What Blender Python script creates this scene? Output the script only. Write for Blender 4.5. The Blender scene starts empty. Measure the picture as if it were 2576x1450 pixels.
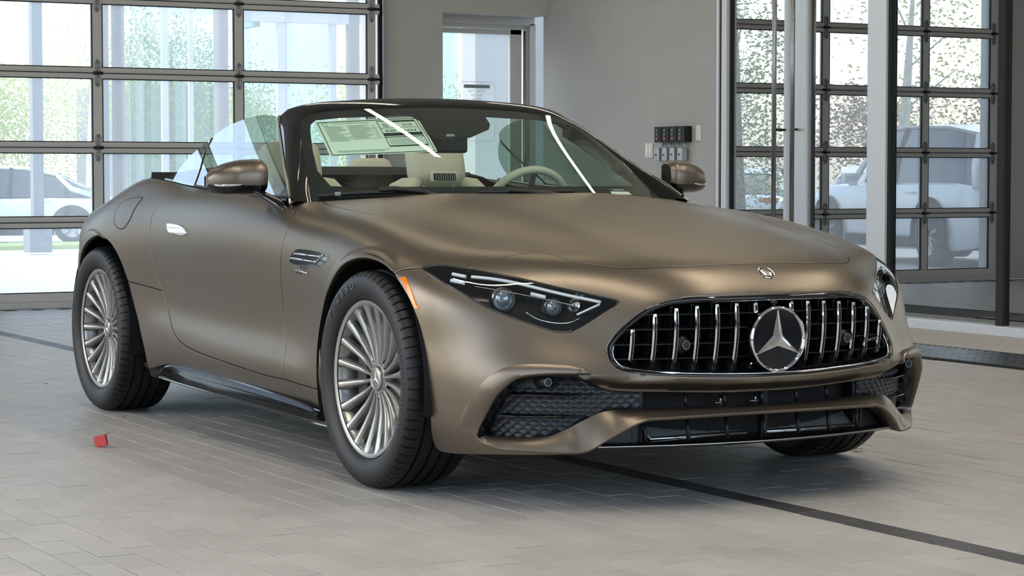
import bpy, bmesh, math, random
import numpy as np
from mathutils import Vector, Matrix
from mathutils.geometry import delaunay_2d_cdt
SC=bpy.context.scene
COL=SC.collection
# ------------------------------------------------------------------ camera
CAMP=(6.4297,-3.9569,1.0089); YAW,PITCH=2.63628,-.051153
_f=Vector((math.cos(YAW)*math.cos(PITCH),math.sin(YAW)*math.cos(PITCH),math.sin(PITCH)))
_r=Vector((math.sin(YAW),-math.cos(YAW),0)); _u=_r.cross(_f)
_cd=bpy.data.cameras.new('camera'); cam=bpy.data.objects.new('camera',_cd); COL.objects.link(cam)
cam.matrix_world=Matrix(((_r.x,_u.x,-_f.x,CAMP[0]),(_r.y,_u.y,-_f.y,CAMP[1]),(_r.z,_u.z,-_f.z,CAMP[2]),(0,0,0,1)))
_cd.sensor_width=36; _cd.lens=5569.3/2576*36; _cd.clip_start=.05; _cd.clip_end=400
SC.camera=cam
# ------------------------------------------------------------------ sky, exposure
W=bpy.data.worlds.new('sky'); SC.world=W; W.use_nodes=True
nt=W.node_tree; bg=nt.nodes['Background']
sky=nt.nodes.new('ShaderNodeTexSky'); sky.sky_type='NISHITA'
sky.sun_disc=False; sky.sun_elevation=math.radians(42); sky.sun_rotation=math.radians(200)
sky.air_density=1.0; sky.dust_density=2.5; sky.ozone_density=1.2; sky.altitude=100
mixw=nt.nodes.new('ShaderNodeMix'); mixw.data_type='RGBA'; mixw.inputs[0].default_value=.45
mixw.inputs[7].default_value=(2.9,3.5,4.3,1)       # thin bright cloud veil
nt.links.new(sky.outputs[0],mixw.inputs[6]); nt.links.new(mixw.outputs[2],bg.inputs[0])
bg.inputs[1].default_value=.6
SC.view_settings.view_transform='Standard'; SC.view_settings.look='None'
SC.view_settings.gamma=1; SC.view_settings.use_curve_mapping=False
SC.view_settings.exposure=0.40
# ------------------------------------------------------------------ helpers
rnd=random.Random(7)
def tag(o,label=None,cat=None,group=None,kind=None):
    if label: o['label']=label
    if cat: o['category']=cat
    if group: o['group']=group
    if kind: o['kind']=kind
    return o
def empty(name,loc=(0,0,0),rz=0):
    o=bpy.data.objects.new(name,None); COL.objects.link(o); o.location=loc; o.rotation_euler=(0,0,rz); o.empty_display_size=.1
    return o
def link(name,me,parent=None,mat=None):
    o=bpy.data.objects.new(name,me); COL.objects.link(o)
    if mat is not None: me.materials.append(MATS[mat] if isinstance(mat,str) else mat)
    if parent is not None: o.parent=parent
    return o
def rawmesh(name,V,Fc,smooth=False,normals=None):
    me=bpy.data.meshes.new(name); me.from_pydata([tuple(map(float,v)) for v in V],[],[tuple(int(i) for i in f) for f in Fc])
    me.update(calc_edges=True); me.validate()
    if smooth or normals is not None:
        me.polygons.foreach_set('use_smooth',[True]*len(me.polygons))
    if normals is not None: me.normals_split_custom_set_from_vertices([tuple(map(float,n)) for n in normals])
    me.update(); return me
class MB:
    """collects shapes, links them as one mesh object"""
    def __init__(s): s.v=[]; s.f=[]; s.sm=[]
    def add(s,V,Fc,smooth=False):
        b=len(s.v); s.v+= [tuple(map(float,p)) for p in V]; s.f+=[tuple(b+i for i in f) for f in Fc]; s.sm+=[smooth]*len(Fc); return s
    def box(s,c,d,rot=None,bev=0):
        x,y,z=[k/2 for k in d]; V=[]; 
        if bev<=0:
            V=[(i*x,j*y,k*z) for i in(-1,1) for j in(-1,1) for k in(-1,1)]
            Fc=[(0,1,3,2),(4,6,7,5),(0,4,5,1),(2,3,7,6),(0,2,6,4),(1,5,7,3)]
        else:
            bm=bmesh.new(); bmesh.ops.create_cube(bm,size=1); bmesh.ops.scale(bm,vec=d,verts=bm.verts)
            bmesh.ops.bevel(bm,geom=bm.edges[:],offset=bev,segments=2,profile=.5,affect='EDGES')
            bm.verts.index_update(); V=[tuple(v.co) for v in bm.verts]; Fc=[tuple(v.index for v in f.verts) for f in bm.faces]; bm.free()
        if rot is not None:
            V=[tuple(rot@Vector(p)) for p in V]
        V=[(p[0]+c[0],p[1]+c[1],p[2]+c[2]) for p in V]
        return s.add(V,Fc)
    def tube(s,pts,r,n=8,cap=True,closed=False,up=None):
        P=[Vector(p) for p in pts]; m=len(P); rr=r if hasattr(r,'__len__') else [r]*m
        V=[];Fc=[]; prev=None
        for i in range(m):
            t=(P[(i+1)%m]-P[i-1]) if closed else (P[min(i+1,m-1)]-P[max(i-1,0)])
            t.normalize()
            if prev is None:
                a=Vector((0,0,1)) if abs(t.z)<.9 else Vector((1,0,0)); u=t.cross(a).normalized()
            else: u=(prev-t*prev.dot(t)).normalized()
            prev=u; w=t.cross(u)
            for k in range(n):
                an=2*math.pi*k/n; V.append(P[i]+(u*math.cos(an)+w*math.sin(an))*rr[i])
        for i in range(m if closed else m-1):
            for k in range(n):
                a=i*n+k; b=i*n+(k+1)%n; c2=((i+1)%m)*n+(k+1)%n; d=((i+1)%m)*n+k
                Fc.append((a,b,c2,d))
        if cap and not closed: Fc+= [tuple(range(n-1,-1,-1)),tuple((m-1)*n+k for k in range(n))]
        return s.add(V,Fc,True)
    def cyl(s,a,b,r,n=16,r2=None): return s.tube([a,b],[r,r if r2 is None else r2],n)
    def grid(s,G,smooth=True,closeu=False,closev=False):
        """G: list of rows of points"""
        m=len(G); n=len(G[0]); V=[p for r in G for p in r]; Fc=[]
        for i in range(m if closeu else m-1):
            for j in range(n if closev else n-1):
                Fc.append((i*n+j,i*n+(j+1)%n,((i+1)%m)*n+(j+1)%n,((i+1)%m)*n+j))
        return s.add(V,Fc,smooth)
    def lathe(s,prof,n=48,axis='y',c=(0,0,0),smooth=True,a0=0,a1=2*math.pi):
        """prof: (r, h) pairs"""
        full=abs(a1-a0-2*math.pi)<1e-6; G=[]
        for k in range(n if full else n+1):
            an=a0+(a1-a0)*k/n; ca,sa=math.cos(an),math.sin(an)
            if axis=='y': G.append([(c[0]+r*ca,c[1]+h,c[2]+r*sa) for r,h in prof])
            elif axis=='x': G.append([(c[0]+h,c[1]+r*ca,c[2]+r*sa) for r,h in prof])
            else: G.append([(c[0]+r*ca,c[1]+r*sa,c[2]+h) for r,h in prof])
        return s.grid(G,smooth,closeu=full)
    def prism(s,poly,z0,z1,fn=lambda x,y,z:(x,y,z)):
        n=len(poly); V=[fn(x,y,z0) for x,y in poly]+[fn(x,y,z1) for x,y in poly]
        Fc=[tuple(range(n-1,-1,-1)),tuple(range(n,2*n))]+[(i,(i+1)%n,n+(i+1)%n,n+i) for i in range(n)]
        return s.add(V,Fc)
    def mesh(s,name,fixn=True,auto=None):
        me=bpy.data.meshes.new(name); me.from_pydata(s.v,[],s.f)
        me.polygons.foreach_set('use_smooth',s.sm)
        if fixn:
            bm=bmesh.new(); bm.from_mesh(me); bmesh.ops.recalc_face_normals(bm,faces=bm.faces[:]); bm.to_mesh(me); bm.free()
        if auto: me.set_sharp_from_angle(angle=math.radians(auto))
        me.update(); return me
    def build(s,name,mat,parent=None,auto=None,fixn=True,mirror=False):
        if mirror:
            n=len(s.v); s.v=[(x,-y,z) for x,y,z in s.v]; s.f=[tuple(reversed(f)) for f in s.f]
        return link(name,s.mesh(name,fixn,auto),parent,mat)
def smoothall(o,ang=None):
    me=o.data; me.polygons.foreach_set('use_smooth',[True]*len(me.polygons))
    if ang: me.set_sharp_from_angle(angle=math.radians(ang))
    return o
def textmesh(body,size,align='CENTER',ext=0,bevel=0,shear=0,spacing=1.0):
    cu=bpy.data.curves.new('t','FONT'); cu.body=body; cu.size=size; cu.align_x=align; cu.align_y='CENTER'; cu.extrude=ext; cu.bevel_depth=bevel; cu.shear=shear; cu.space_character=spacing
    cu.resolution_u=3
    o=bpy.data.objects.new('t',cu); COL.objects.link(o); bpy.context.view_layer.update()
    dg=bpy.context.evaluated_depsgraph_get(); me=bpy.data.meshes.new_from_object(o.evaluated_get(dg)); bpy.data.objects.remove(o); bpy.data.curves.remove(cu)
    me.materials.clear(); return me
def frame(o,pos,xdir,ydir):
    """place an object: local x -> xdir, local y -> ydir"""
    x=Vector(xdir).normalized(); y=Vector(ydir); y=(y-x*y.dot(x)).normalized(); z=x.cross(y)
    o.matrix_local=Matrix(((x.x,y.x,z.x,pos[0]),(x.y,y.y,z.y,pos[1]),(x.z,y.z,z.z,pos[2]),(0,0,0,1))); return o
# ------------------------------------------------------------------ materials
MATS={}
def srgb(r,g,b):
    f=lambda c:(c/255/12.92 if c/255<=.04045 else ((c/255+.055)/1.055)**2.4)
    return (f(r),f(g),f(b),1)
def mat(name,col,rough=.5,metal=0,noise=0,nscale=20,bump=0,bscale=200,coat=0,spec=.5,emit=None,estr=0,bdist=.002,rnoise=0,alpha=None,trans=0,ior=1.45,aniso=0,coatr=.03,stretch=None):
    m=bpy.data.materials.new(name); m.use_nodes=True; t=m.node_tree; b=t.nodes['Principled BSDF']
    c=col if len(col)==4 else srgb(*col)
    b.inputs['Base Color'].default_value=c; b.inputs['Roughness'].default_value=rough; b.inputs['Metallic'].default_value=metal
    b.inputs['Specular IOR Level'].default_value=spec; b.inputs['Coat Weight'].default_value=coat; b.inputs['Coat Roughness'].default_value=coatr
    b.inputs['Transmission Weight'].default_value=trans; b.inputs['IOR'].default_value=ior
    if emit is not None: b.inputs['Emission Color'].default_value=(*emit[:3],1); b.inputs['Emission Strength'].default_value=estr
    tc=t.nodes.new('ShaderNodeTexCoord'); vec=tc.outputs['Object']
    if stretch:
        mp=t.nodes.new('ShaderNodeMapping'); mp.inputs['Scale'].default_value=stretch; t.links.new(vec,mp.inputs[0]); vec=mp.outputs[0]
    n=t.nodes.new('ShaderNodeTexNoise'); n.inputs['Scale'].default_value=nscale; n.inputs['Detail'].default_value=5; t.links.new(vec,n.inputs['Vector'])
    if noise>0:
        mr=t.nodes.new('ShaderNodeMapRange'); mr.inputs[1].default_value=.25; mr.inputs[2].default_value=.75; mr.inputs[3].default_value=1-noise; mr.inputs[4].default_value=1+noise
        t.links.new(n.outputs[0],mr.inputs[0])
        mx=t.nodes.new('ShaderNodeMix'); mx.data_type='RGBA'; mx.blend_type='MULTIPLY'; mx.inputs[0].default_value=1; mx.inputs[6].default_value=c
        t.links.new(mr.outputs[0],mx.inputs[7]); t.links.new(mx.outputs[2],b.inputs['Base Color'])
    if rnoise>0:
        mr2=t.nodes.new('ShaderNodeMapRange'); mr2.inputs[3].default_value=max(rough-rnoise,0); mr2.inputs[4].default_value=min(rough+rnoise,1)
        t.links.new(n.outputs[0],mr2.inputs[0]); t.links.new(mr2.outputs[0],b.inputs['Roughness'])
    if bump>0:
        n2=t.nodes.new('ShaderNodeTexNoise'); n2.inputs['Scale'].default_value=bscale; n2.inputs['Detail'].default_value=4; t.links.new(vec,n2.inputs['Vector'])
        bp=t.nodes.new('ShaderNodeBump'); bp.inputs['Strength'].default_value=bump; bp.inputs['Distance'].default_value=bdist
        t.links.new(n2.outputs[0],bp.inputs['Height']); t.links.new(bp.outputs[0],b.inputs['Normal'])
    MATS[name]=m; return m
def glassmat(name,tint,base=.0,rough=0,ior=1.5,gcol=(1,1,1),dust_haze=0):
    """thin pane: see-through tint + fresnel mirror"""
    m=bpy.data.materials.new(name); m.use_nodes=True; t=m.node_tree; t.nodes.clear()
    out=t.nodes.new('ShaderNodeOutputMaterial'); tr=t.nodes.new('ShaderNodeBsdfTransparent'); tr.inputs[0].default_value=(*tint,1)
    gl=t.nodes.new('ShaderNodeBsdfGlossy'); gl.inputs['Roughness'].default_value=rough; gl.inputs[0].default_value=(*gcol,1)
    fr=t.nodes.new('ShaderNodeFresnel'); ge=t.nodes.new('ShaderNodeNewGeometry'); io=t.nodes.new('ShaderNodeMapRange'); io.inputs[3].default_value=ior; io.inputs[4].default_value=1/ior
    t.links.new(ge.outputs['Backfacing'],io.inputs[0]); t.links.new(io.outputs[0],fr.inputs[0])
    mr=t.nodes.new('ShaderNodeMapRange'); mr.inputs[3].default_value=base; mr.inputs[4].default_value=1
    mx=t.nodes.new('ShaderNodeMixShader'); t.links.new(fr.outputs[0],mr.inputs[0]); t.links.new(mr.outputs[0],mx.inputs[0])
    
    if dust_haze>0:
        tl=t.nodes.new('ShaderNodeBsdfTranslucent'); tl.inputs[0].default_value=(.9,.9,.88,1); md=t.nodes.new('ShaderNodeMixShader'); md.inputs[0].default_value=dust_haze; t.links.new(tr.outputs[0],md.inputs[1]); t.links.new(tl.outputs[0],md.inputs[2]); t.links.new(md.outputs[0],mx.inputs[1])
    else: t.links.new(tr.outputs[0],mx.inputs[1])
    t.links.new(gl.outputs[0],mx.inputs[2]); t.links.new(mx.outputs[0],out.inputs[0])
    MATS[name]=m; return m
mat('paint',(118,109,97),rough=.36,metal=.92,noise=.03,nscale=900,rnoise=.02)
mat('gloss_black',(10,10,11),rough=.08,coat=.4)
mat('satin_black',(20,20,22),rough=.42)
mat('mesh_plastic',(38,39,42),rough=.38)
mat('matte_black',(12,12,13),rough=.8,noise=.2,nscale=60)
mat('chrome',(225,226,228),rough=.07,metal=1)
mat('satin_silver',(176,174,170),rough=.25,metal=1)
mat('rim_silver',(158,157,153),rough=.30,metal=.8)
mat('rubber',(17,17,18),rough=.5,noise=.18,nscale=40,bump=.15,bscale=300)
mat('tread',(30,30,31),rough=.7,noise=.25,nscale=80,bump=.2,bscale=200)
mat('rubber_text',(96,99,104),rough=.6,noise=.2,nscale=200)
mat('leather',(206,198,180),rough=.5,noise=.04,nscale=60,bump=.12,bscale=500)
mat('dark_trim',(52,54,56),rough=.6,noise=.08,nscale=60,bump=.1,bscale=400)
mat('fabric_black',(27,27,29),rough=.85,noise=.15,nscale=300,bump=.3,bscale=900)
mat('orange_lens',(235,128,8),rough=.15,coat=.6,noise=.08,nscale=120)
mat('lamp_white',(215,220,222),rough=.2,noise=.06,nscale=150)
mat('lamp_dark',(26,28,31),rough=.18,metal=.4)
mat('brake_disc',(90,92,95),rough=.35,metal=1,noise=.15,nscale=90)
mat('caliper',(60,62,64),rough=.45,metal=.5)
mat('paper',(228,236,228),rough=.7,noise=.02,nscale=30)
mat('ink',(28,32,30),rough=.8)
mat('ink_grey',(130,142,134),rough=.8)
mat('white_print',(240,240,238),rough=.6)
mat('radiator',(150,156,158),rough=.45,metal=.6,noise=.2,nscale=120,stretch=(1,.1,6))
glassmat('windshield_glass',(.78,.90,.82))
glassmat('side_glass',(.46,.60,.50),base=.20)
glassmat('lamp_glass',(.93,.95,.95))
# ---------------------------------------------------------------- body surface
def nspl(xs, ys):
    """natural cubic spline second derivatives, ys (n, m)"""
    n=len(xs); h=np.diff(xs); A=np.zeros((n,n)); B=np.zeros((n,n))
    A[0,0]=A[-1,-1]=1
    for i in range(1,n-1):
        A[i,i-1]=h[i-1]; A[i,i]=2*(h[i-1]+h[i]); A[i,i+1]=h[i]
        B[i,i-1]=6/h[i-1]; B[i,i]=-6/h[i-1]-6/h[i]; B[i,i+1]=6/h[i]
    return np.linalg.solve(A,B)@ys
class Spl2:
    def __init__(s, u, v, T):
        s.u=np.array(u,float); s.v=np.array(v,float); T=np.array(T,float)
        s.T=T; s.Tu=nspl(s.u,T); s.Tv=nspl(s.v,T.T).T; s.Tuv=nspl(s.v,s.Tu.T).T
    @staticmethod
    def _w(g,x):
        x=np.clip(x,g[0],g[-1]); i=np.clip(np.searchsorted(g,x)-1,0,len(g)-2)
        h=g[i+1]-g[i]; b=(x-g[i])/h; a=1-b
        return i,a,b,(a**3-a)*h*h/6,(b**3-b)*h*h/6
    def __call__(s,u,v):
        i,a,b,c,d=s._w(s.u,u); j,e,f,g,h=s._w(s.v,v)
        def row(M,k): return e*M[k,j]+f*M[k,j+1]
        def rowv(M,k): return g*M[k,j]+h*M[k,j+1]
        return (a*(row(s.T,i)+rowv(s.Tv,i))+b*(row(s.T,i+1)+rowv(s.Tv,i+1))
               +c*(row(s.Tu,i)+rowv(s.Tuv,i))+d*(row(s.Tu,i+1)+rowv(s.Tuv,i+1)))
def sstep(a,b,x):
    t=np.clip((x-a)/(b-a),0,1); return t*t*(3-2*t)
SX=[-3.75,-3.3,-2.95,-2.7,-2.1,-1.5,-.9,-.4,0,.35,.65]
SZ=[.12,.22,.32,.42,.55,.68,.78,.87,.94,1.0,1.08]
SW=[[.55,.60,.62,.63,.64,.645,.635,.60,.56,.50,.42],
    [.72,.77,.79,.80,.81,.815,.805,.77,.712,.64,.53],
    [.82,.875,.895,.908,.918,.92,.910,.878,.823,.745,.62],
    [.86,.915,.935,.946,.955,.957,.945,.905,.848,.79,.68],
    [.84,.895,.918,.915,.918,.93,.926,.892,.838,.785,.70],
    [.83,.885,.912,.900,.903,.920,.923,.896,.85,.80,.72],
    [.83,.885,.912,.899,.902,.918,.917,.885,.84,.795,.72],
    [.84,.893,.915,.912,.916,.926,.912,.868,.82,.775,.70],
    [.86,.912,.932,.944,.953,.948,.915,.86,.80,.74,.66],
    [.84,.893,.916,.929,.936,.926,.885,.822,.75,.69,.62],
    [.80,.86,.885,.90,.905,.885,.83,.77,.70,.64,.56]]
SX=SX+[1.05]; SW=SW+[[2*a-b+(a-b)*.35 for a,b in zip(SW[-1],SW[-2])]]
side_t=Spl2(SX,SZ,SW)
TX=[-3.9,-3.3,-2.9,-2.5,-2.0,-1.5,-1.0,-.7,-.35,0,.2,.4,.55,.7,.85,1.0]
TA=[0,.2,.36,.5,.65,.78,.92]
TZ=[[.88,.875,.87,.85,.81,.74,.64],[.955,.952,.945,.93,.895,.83,.74],[.995,.993,.988,.975,.952,.910,.82],[1.035,1.035,1.032,1.028,1.02,1.0,.92],
    [1.0,1.0,.998,.995,.99,.975,.93],[.985,.985,.983,.98,.975,.96,.93],
    [.965,.963,.958,.95,.94,.93,.905],[.945,.945,.942,.930,.915,.898,.868],[.918,.919,.917,.902,.884,.873,.84],
    [.882,.884,.881,.859,.835,.830,.79],[.857,.858,.853,.828,.804,.793,.75],[.828,.827,.820,.794,.773,.750,.705],
    [.802,.799,.789,.766,.745,.716,.668],[.774,.768,.757,.738,.715,.68,.63],[.739,.734,.724,.703,.675,.64,.59],[.695,.69,.68,.66,.63,.59,.54]]
def mir(A,T):
    return [-x for x in A[:0:-1]]+list(A), [list(r[:0:-1])+list(r) for r in T]
TA=TA+[1.05]; TZ=[r+[r[-1]+(r[-1]-r[-2])*1.05] for r in TZ]
_a,_t=mir(TA,TZ); top_t=Spl2(TX,_a,_t)
FZ=[.12,.2,.3,.4,.5,.6,.68,.75,.85]
FA=[0,.15,.3,.45,.6,.75,.9]
FX=[[.90,.895,.875,.84,.775,.65,.46],[.935,.93,.91,.875,.80,.675,.49],[.948,.943,.923,.89,.815,.69,.505],[.955,.950,.931,.897,.812,.683,.50],
    [.957,.951,.931,.875,.755,.628,.465],[.953,.945,.920,.838,.698,.575,.448],[.920,.912,.88,.785,.645,.52,.395],[.855,.845,.805,.705,.575,.44,.31],[.66,.65,.61,.53,.42,.30,.16]]
FA=FA+[1.05]; FX=[r+[r[-1]+(r[-1]-r[-2])*1.2] for r in FX]
_a,_t=mir(FA,FX); front_t=Spl2(FZ,_a,_t)
def smax(a,b,k):
    h=np.maximum(k-np.abs(a-b),0)/k
    return np.maximum(a,b)+h*h*h*k/6
def crease_z(x): return .345-.048*(x+.7)
LA=[0,.2,.4,.45,.5,.55,.6,.65,.7,.75,.8,.86]
LZL=[.284,.284,.281,.274,.25,.215,.187,.182,.183,.186,.193,.20]
LZB=[.310,.310,.312,.312,.311,.305,.281,.25,.228,.224,.223,.225]
LZT=[.350,.352,.359,.362,.366,.372,.385,.39,.388,.375,.33,.26]
def in_poly(p,L):
    x,y=p[...,0],p[...,1]; c=np.zeros(x.shape,bool); n=len(L)
    for i in range(n):
        x0,y0=L[i]; x1,y1=L[(i+1)%n]
        if y0==y1: continue
        c^=((y0>y)!=(y1>y))&(x<(x1-x0)*(y-y0)/(y1-y0)+x0)
    return c
NODISP=[False]; FOFF=[0.0]
def front_disp(a,z):
    if NODISP[0]: return 0*a
    zl=np.interp(a,LA,LZL); zb=np.interp(a,LA,LZB); zt=np.interp(a,LA,LZT)
    q=sstep(.765,.805,a)
    rec=np.where(a<.6,.036,.012)
    return -.07*(1-sstep(0,1,(z-zt)/rec))*sstep(.004,.012,z-zl)*(1-q)*(1-sstep(.585,.605,a))
def field(P):
    x,y,z=P[...,0],P[...,1],P[...,2]; a=np.abs(y)
    w=side_t(x,z)
    # lower door crease
    cz=crease_z(x); m=sstep(-2.25,-1.9,x)*(1-sstep(-.75,-.45,x))
    d=z-cz
    w=w+m*.012*np.where(d>0,np.exp(-(d/.05)**2*.9),np.exp(-(d/.11)**2))
    # wheel arch flares
    for wx,r0 in ((0,.418),(-2.7,.418)):
        r=np.hypot(x-wx,z-.352); f=(1-sstep(r0-.004,r0+.012,r))*sstep(.12,.3,z)*(1-sstep(.14,.27,x))
        w=w+.010*f
    fs=a-w
    ft=z-top_t(x,y)
    fx=front_t(z,y)
    near=(x>.3)&(z<.46)&(z>.15)
    if near.any():
        az=np.stack([a[near],z[near]],-1)
        fd=front_disp(az[:,0],az[:,1])
        fx=fx.copy(); fx[near]+=fd
    ff=(x-fx)*.8
    fr=(-3.74+.30*a*a+.25*np.maximum(z-.75,0)**2*4+.25*np.maximum(.5-z,0)-x)*.8
    return smax(smax(smax(fs,ff,.16),fr,.2),ft,.10)+FOFF[0]
def grad(P,h=4e-4):
    g=np.empty(P.shape)
    for i in range(3):
        e=np.zeros(3); e[i]=h; g[...,i]=(field(P+e)-field(P-e))/(2*h)
    return g/np.maximum(np.linalg.norm(g,axis=-1,keepdims=True),1e-9)
def cast(O,D,t0,t1,n=60,it=30):
    """first inside crossing along rays, vectorised; outside -> inside"""
    ts=np.linspace(t0,t1,n); lo=np.full(O.shape[0],np.nan); hi=lo.copy()
    prev=field(O+ts[0]*D)
    done=np.zeros(len(O),bool)
    for k in range(1,n):
        cur=field(O+ts[k]*D); hit=(~done)&(prev>0)&(cur<=0)
        lo[hit]=ts[k-1]; hi[hit]=ts[k]; done|=hit; prev=cur
    for _ in range(it):
        m=(lo+hi)/2; f=field(O+m[:,None]*D); s=f>0
        lo=np.where(s,m,lo); hi=np.where(s,hi,m)
    return (lo+hi)/2
XE,ZE=-.25,.50     # end of the spine the wrap coordinates turn about
def wrap_uv(P):
    """3D -> (s, v) ; s: -x along the flank, then angle round the nose"""
    P=np.asarray(P,float); x,y,z=P[...,0],P[...,1],P[...,2]
    ang=np.arctan2(np.maximum(x-XE,0),np.abs(y))
    hor=np.where(x<XE,np.abs(y),np.hypot(np.maximum(x-XE,0),y))
    s=np.where(x<XE,x-XE,ang*1.0)
    return np.stack([s,(z-ZE)/hor],-1)
def wrap_pt(UV):
    """(s, v) -> 3D on the right hand (y<0) body surface"""
    s,v=UV[:,0],UV[:,1]
    O=np.stack([np.where(s<0,s+XE,XE),0*s,0*s+ZE],-1)
    a=np.maximum(s,0)
    D=np.stack([np.sin(a),-np.cos(a),v],-1)
    # from outside in
    t=cast_out(O,D)
    return O+t[:,None]*D
def cast_out(O,D,tmax=1.6,n=80,it=30):
    ts=np.linspace(.35,tmax,n); lo=np.full(len(O),np.nan); hi=lo.copy(); done=np.zeros(len(O),bool)
    prev=field(O+ts[0]*D)
    for k in range(1,n):
        cur=field(O+ts[k]*D); hit=(~done)&(prev<=0)&(cur>0)
        lo[hit]=ts[k-1]; hi[hit]=ts[k]; done|=hit; prev=cur
    for _ in range(it):
        m=(lo+hi)/2; f=field(O+m[:,None]*D); s=f<=0
        lo=np.where(s,m,lo); hi=np.where(s,hi,m)
    return (lo+hi)/2
def top_pt(XY):
    O=np.stack([XY[:,0],XY[:,1],np.full(len(XY),1.3)],-1); D=np.tile([0,0,-1.],(len(XY),1))
    t=cast(O,D,0,1.1); return O+t[:,None]*D
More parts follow.
